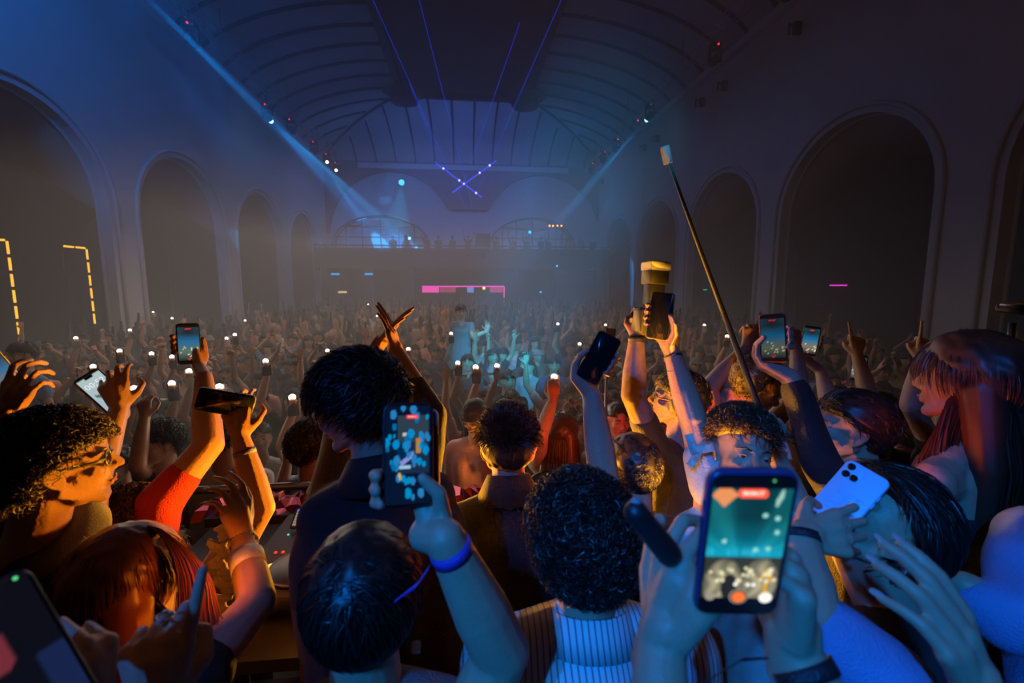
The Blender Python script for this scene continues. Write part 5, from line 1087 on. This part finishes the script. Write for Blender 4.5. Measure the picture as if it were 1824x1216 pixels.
for x, y, col, lab in ((943, 414, (0, .5, 1), 'cyan lamp glowing high in the right pavilion'), (916, 437, (0, .5, 1), 'cyan lamp low left in the right pavilion'), (1008, 440, (0, .6, 1), 'cyan lamp low right in the right pavilion'), (730, 425, (.3, .8, 1), 'bright cyan lamp in the left pavilion'), (742, 442, (0, .5, 1), 'second cyan lamp in the left pavilion'), (991, 474, (0, .5, 1), 'small cyan lamp on the balcony front'), (962, 520, (0, .4, 1), 'small blue lamp beneath the balcony at right'), (716, 326, (.05, .55, 1), 'large cyan lamp glowing inside the left great arch')):
    p = dep_(x, y, 33.5 if y < 340 else 32.4 if y < 450 else 30.4); l_ = thing('spot_lamp', lab, 'lamp', tuple(p)); MB().lathe([(.07, 0), (.09, .12), (.05, .2)], p, 10, Matrix.Rotation(pi/2, 3, 'X')).build('housing', blackm, l_, True); MB().tube([p+V((0, .08, 0)), p+V((0, YB+.44-p.y, 0))] if y < 340 else [p, V((p.x, p.y, 5.2))] if y < 450 else [p, V((p.x, p.y+.25, p.z))] if y < 500 else [p, V((p.x, p.y+.3, 3.95))], .02, 6).build('bracket', blackm, l_); MB().ell(p-V((0, .22, 0)), .2 if y < 340 else .10 if y < 450 else .06).build('lens', emitm('lens_%g' % x, col, 3), l_, True)
mt = thing('string_lights', 'row of four tiny warm bulbs high in the right pavilion', 'lights', tuple(dep_(988, 402, 32.8)))
MB().tube([dep_(975, 401, 32.72), dep_(1004, 401, 32.72)], .012, 5).build('wire', ribm, mt); MB().tube([dep_(990, 401, 32.75), V((dep_(990, 401, 32.75).x, 32.75, 5.2))], .015, 5).build('post', ribm, mt)
for x in (979, 985, 993, 1000): MB().ell(dep_(x, 402, 32.7), .06).build('bulb', emitm('lit_orange2', (0, 0, 0)), mt)
# dashed yellow light strips in the left aisle
def wall_(x, y, X): r = FW+RT*((x-912)/FPX)-UP*((y-608)/FPX); return CAM+r*(X/r.x)
YEL = emitm('strip_yellow', (1, .50, .04), 1.5)
def strip(name_lab, pts):
    t = thing('light_strip', name_lab, 'light strip', tuple(pts[0])); 
    for a, b in zip(pts, pts[1:]):
        L_ = (b-a).length; n = max(1, int(L_/.36)); 
        for i in range(n): p, q = a.lerp(b, (i+.08)/n), a.lerp(b, (i+.86)/n); MB().tube([p, q], .028, 6).build('tube_light', YEL, t)
        MB().tube([a+V((-.04, 0, 0)), b+V((-.04, 0, 0))], .03, 4).build('backing_bar', blackm, t)
    leg_(t, pts[0]); leg_(t, pts[-1])
XA = -11.4
def leg_(t, p): MB().tube([V((p.x-.04, p.y, p.z)), V((p.x-.04, p.y, .02))], .03, 4).build('leg', blackm, t)
strip('dashed yellow light strip outlining the doorway nearest the left edge', [wall_(-60, 428, XA), wall_(12, 427, XA), wall_(12, 427, XA)*1.0+V((0, 0, -2.85))])
strip('dashed yellow light strip outlining the second doorway from the left edge', [wall_(112, 438, XA), wall_(154, 442, XA), wall_(154, 442, XA)+V((0, 0, -2.35))])
# ---------------------------------------------------------------- trusses, moving heads, lasers
def truss(lab, X, z):
    t = thing('lighting_truss', lab, 'truss', (X, 15, z)); ch = [(-.25, .2), (.25, .2), (0, -.22)]
    for a, b in ch: MB().tube([(X+a, 4, z+b), (X+a, 33, z+b)], .028, 6).build('chord', steel, t, True)
    m = MB(); n = 72
    for i in range(n):
        y0, y1 = 4+29*i/n, 4+29*(i+1)/n
        for j in range(3): a, b = ch[j], ch[(j+1) % 3]; (a, b) = (a, b) if i % 2 else (b, a); m.tube([(X+a[0], y0, z+a[1]), (X+b[0], y1, z+b[1])], .013, 4, False)
    o = m.build('lacing', steel, t); o['kind'] = 'stuff'
    for y in (6, 12, 18, 24, 30): MB().tube([(X, y, z+.2), (X, y, 12.5)], .012, 4).build('hanger', ribm, t)
    return t
truss('aluminium lighting truss running along the left wall top', -8.3, 11.1); truss('aluminium lighting truss running along the right wall top', 8.5, 11.1)
REDL = emitm('red_dot', (1, .02, .02), 3)
def mhead(X, Y, z, aim, lab, lens=None):
    if lens is CL: q = LH if X < 0 else RH; Y, z = q.y, q.z+.42
    t = thing('moving_head', lab, 'stage light', (X, Y, z)); d = (V(aim)-V((X, Y, z))).normalized(); c = V((X, Y, z-.42)); Rm = d.to_track_quat('Z', 'Y').to_matrix()
    MB().rbox((.34, .34, .14), .03, 3, Matrix.Translation((X, Y, z))).build('base', blackm, t, True)
    yk = MB(); 
    for g in (-1, 1): yk.box((X+g*.19, Y, z-.27), (.05, .12, .42))
    yk.box((X, Y, z-.10), (.42, .12, .06)).build('yoke', blackm, t)
    h = MB().lathe([(.09, -.18), (.14, -.12), (.15, .05), (.12, .2), (.10, .2)], c, 14, Rm).build('head', blackm, t, True)
    if lens is CL: MB().ell(c+d*.22, .10, n=10, m=8).build('lens_glow', emitm(*CL), h)
    MB().lathe([(.095, .201), (.095, .206)], c, 14, Rm).build('lens', emitm(*lens) if lens else GLASS, h)
    if z < 10.6: MB().tube([(X, Y, z), (X, Y, 11.0)], .025, 6).build('drop_arm', blackm, t)
    MB().ell((X-.0, Y-.19, z+.0), .032, n=8, m=6).build('red_indicator', REDL, t)
aimL, aimR = P(700, 480, 28), P(1000, 420, 29); CL = ('lens_cyan', (.25, .75, 1), 20); WL = ('lens_white', (1, .9, .7), 12)
for i, (Y, ln) in enumerate(((12.5, None), (16.1, None), (19.7, CL), (24.3, None), (27.8, None), (30.2, WL), (32.2, WL))):
    mhead(-8.3, Y, 10.75, aimL if not (ln is WL) else P(912, 608, .5), '%s moving-head light from the near end of the left truss' % ['first', 'second', 'third', 'fourth', 'fifth', 'sixth, white-lit', 'seventh, white-lit'][i], ln)
for i, Y in enumerate((12.0, 15.6, 19.0, 22.7, 25.6, 28.0, 30.6)):
    mhead(8.5, Y, 10.75, aimR, '%s moving-head light from the near end of the right truss' % ['first', 'second', 'third', 'fourth', 'fifth', 'sixth', 'seventh'][i], CL if i == 2 else None)
LB = emitm('laser_blue', (.03, .05, 1), 1.6); LD = emitm('laser_dot', (.4, .3, 1), 5)
lz = thing('laser_bars', 'crossed glowing blue laser bars hanging before the far wall', 'laser', tuple(P(822, 322, 28)))
for a, b, dots in (((775, 289), (858, 351), (.18, .52, .62, .88)), ((806, 343), (884, 286), (.62, .85))):
    p, q = P(*a, 29), P(*b, 29); MB().tube([p, q], .04, 6).build('bar', LB, lz, True)
    for k in dots: MB().ell(p.lerp(q, k), .07, n=8, m=6).build('emitter', LD, lz, True)
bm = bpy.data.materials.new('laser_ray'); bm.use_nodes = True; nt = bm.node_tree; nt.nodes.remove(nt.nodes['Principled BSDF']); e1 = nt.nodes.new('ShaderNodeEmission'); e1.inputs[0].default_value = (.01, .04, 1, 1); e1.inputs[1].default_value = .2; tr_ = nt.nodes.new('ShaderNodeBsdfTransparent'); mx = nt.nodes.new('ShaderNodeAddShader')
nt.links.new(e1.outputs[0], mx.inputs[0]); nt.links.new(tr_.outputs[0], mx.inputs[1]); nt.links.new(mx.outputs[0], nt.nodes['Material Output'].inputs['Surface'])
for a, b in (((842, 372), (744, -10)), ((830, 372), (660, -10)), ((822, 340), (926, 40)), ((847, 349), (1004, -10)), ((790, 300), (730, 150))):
    MB().tube([P(*a, 30), P(*b, 16)], [.03, .018], 5, False).build('ray', bm, lz, True)  # glowing see-through tubes stand in for laser light in the haze
for x, y in ((1420, 50), (1290, 152), (1250, 182), (1171, 247), (1148, 263), (1073, 322)):
    p = wall_(x, y, XR-.12); wb_ = globals().get('wb_', 0)+1; h = thing('wall_bracket', 'small dark bracket high on the right wall, %s from the near end' % ORD[wb_-1], 'bracket', tuple(p), 'brackets on the right wall'); MB().box(p, (.22, .12, .34)).build('plate', ribm, h); MB().tube([p, p+V((-.25, 0, .1)), p+V((-.25, 0, -.2))], .04, 6).build('hook', ribm, h)
for x, y, col, lab, X in ((1257, 516, (.05, .8, .3), 'small green exit lamp inside the second right arch', 16.35), (1495, 508, (.9, .05, .7), 'small magenta lamp inside the nearest full right arch', 16.35)):
    p = wall_(x, y, X); l_ = thing('sign_lamp', lab, 'lamp', tuple(p)); MB().box(p+V((.06, 0, 0)), (.12, .5, .14)).build('casing', blackm, l_); MB().box(p-V((.05, 0, 0)), (.04, .42 if x < 1300 else .9, .05)).build('light', emitm('sg_%g' % x, col, 1.5), l_)
# coloured spots thrown on piers by the rig
light('SPOT', 'pier_spot', (4, 24, 10.4), (0, .45, 1), 9000, wall_(1080, 365, XR), .04, 4, .2, vol=0)
light('SPOT', 'pier_spot', (8.0, 26, 10.4), (0, .35, 1), 7000, wall_(1122, 520, XR), .04, 9, .4, vol=0)
light('SPOT', 'pier_spot', (-5, 10, 10.4), (0, .45, 1), 5000, wall_(428, 434, XL), .04, 3.5, .2, vol=0)
light('SPOT', 'pavilion_wash', (-4, 27, 9), (0, .3, 1), 900, (-6, 33.5, 6), .1, 40, .6, vol=.3)
light('SPOT', 'pavilion_wash', (4, 27, 9), (0, .35, 1), 700, (5, 33.5, 6), .1, 36, .6, vol=.3)
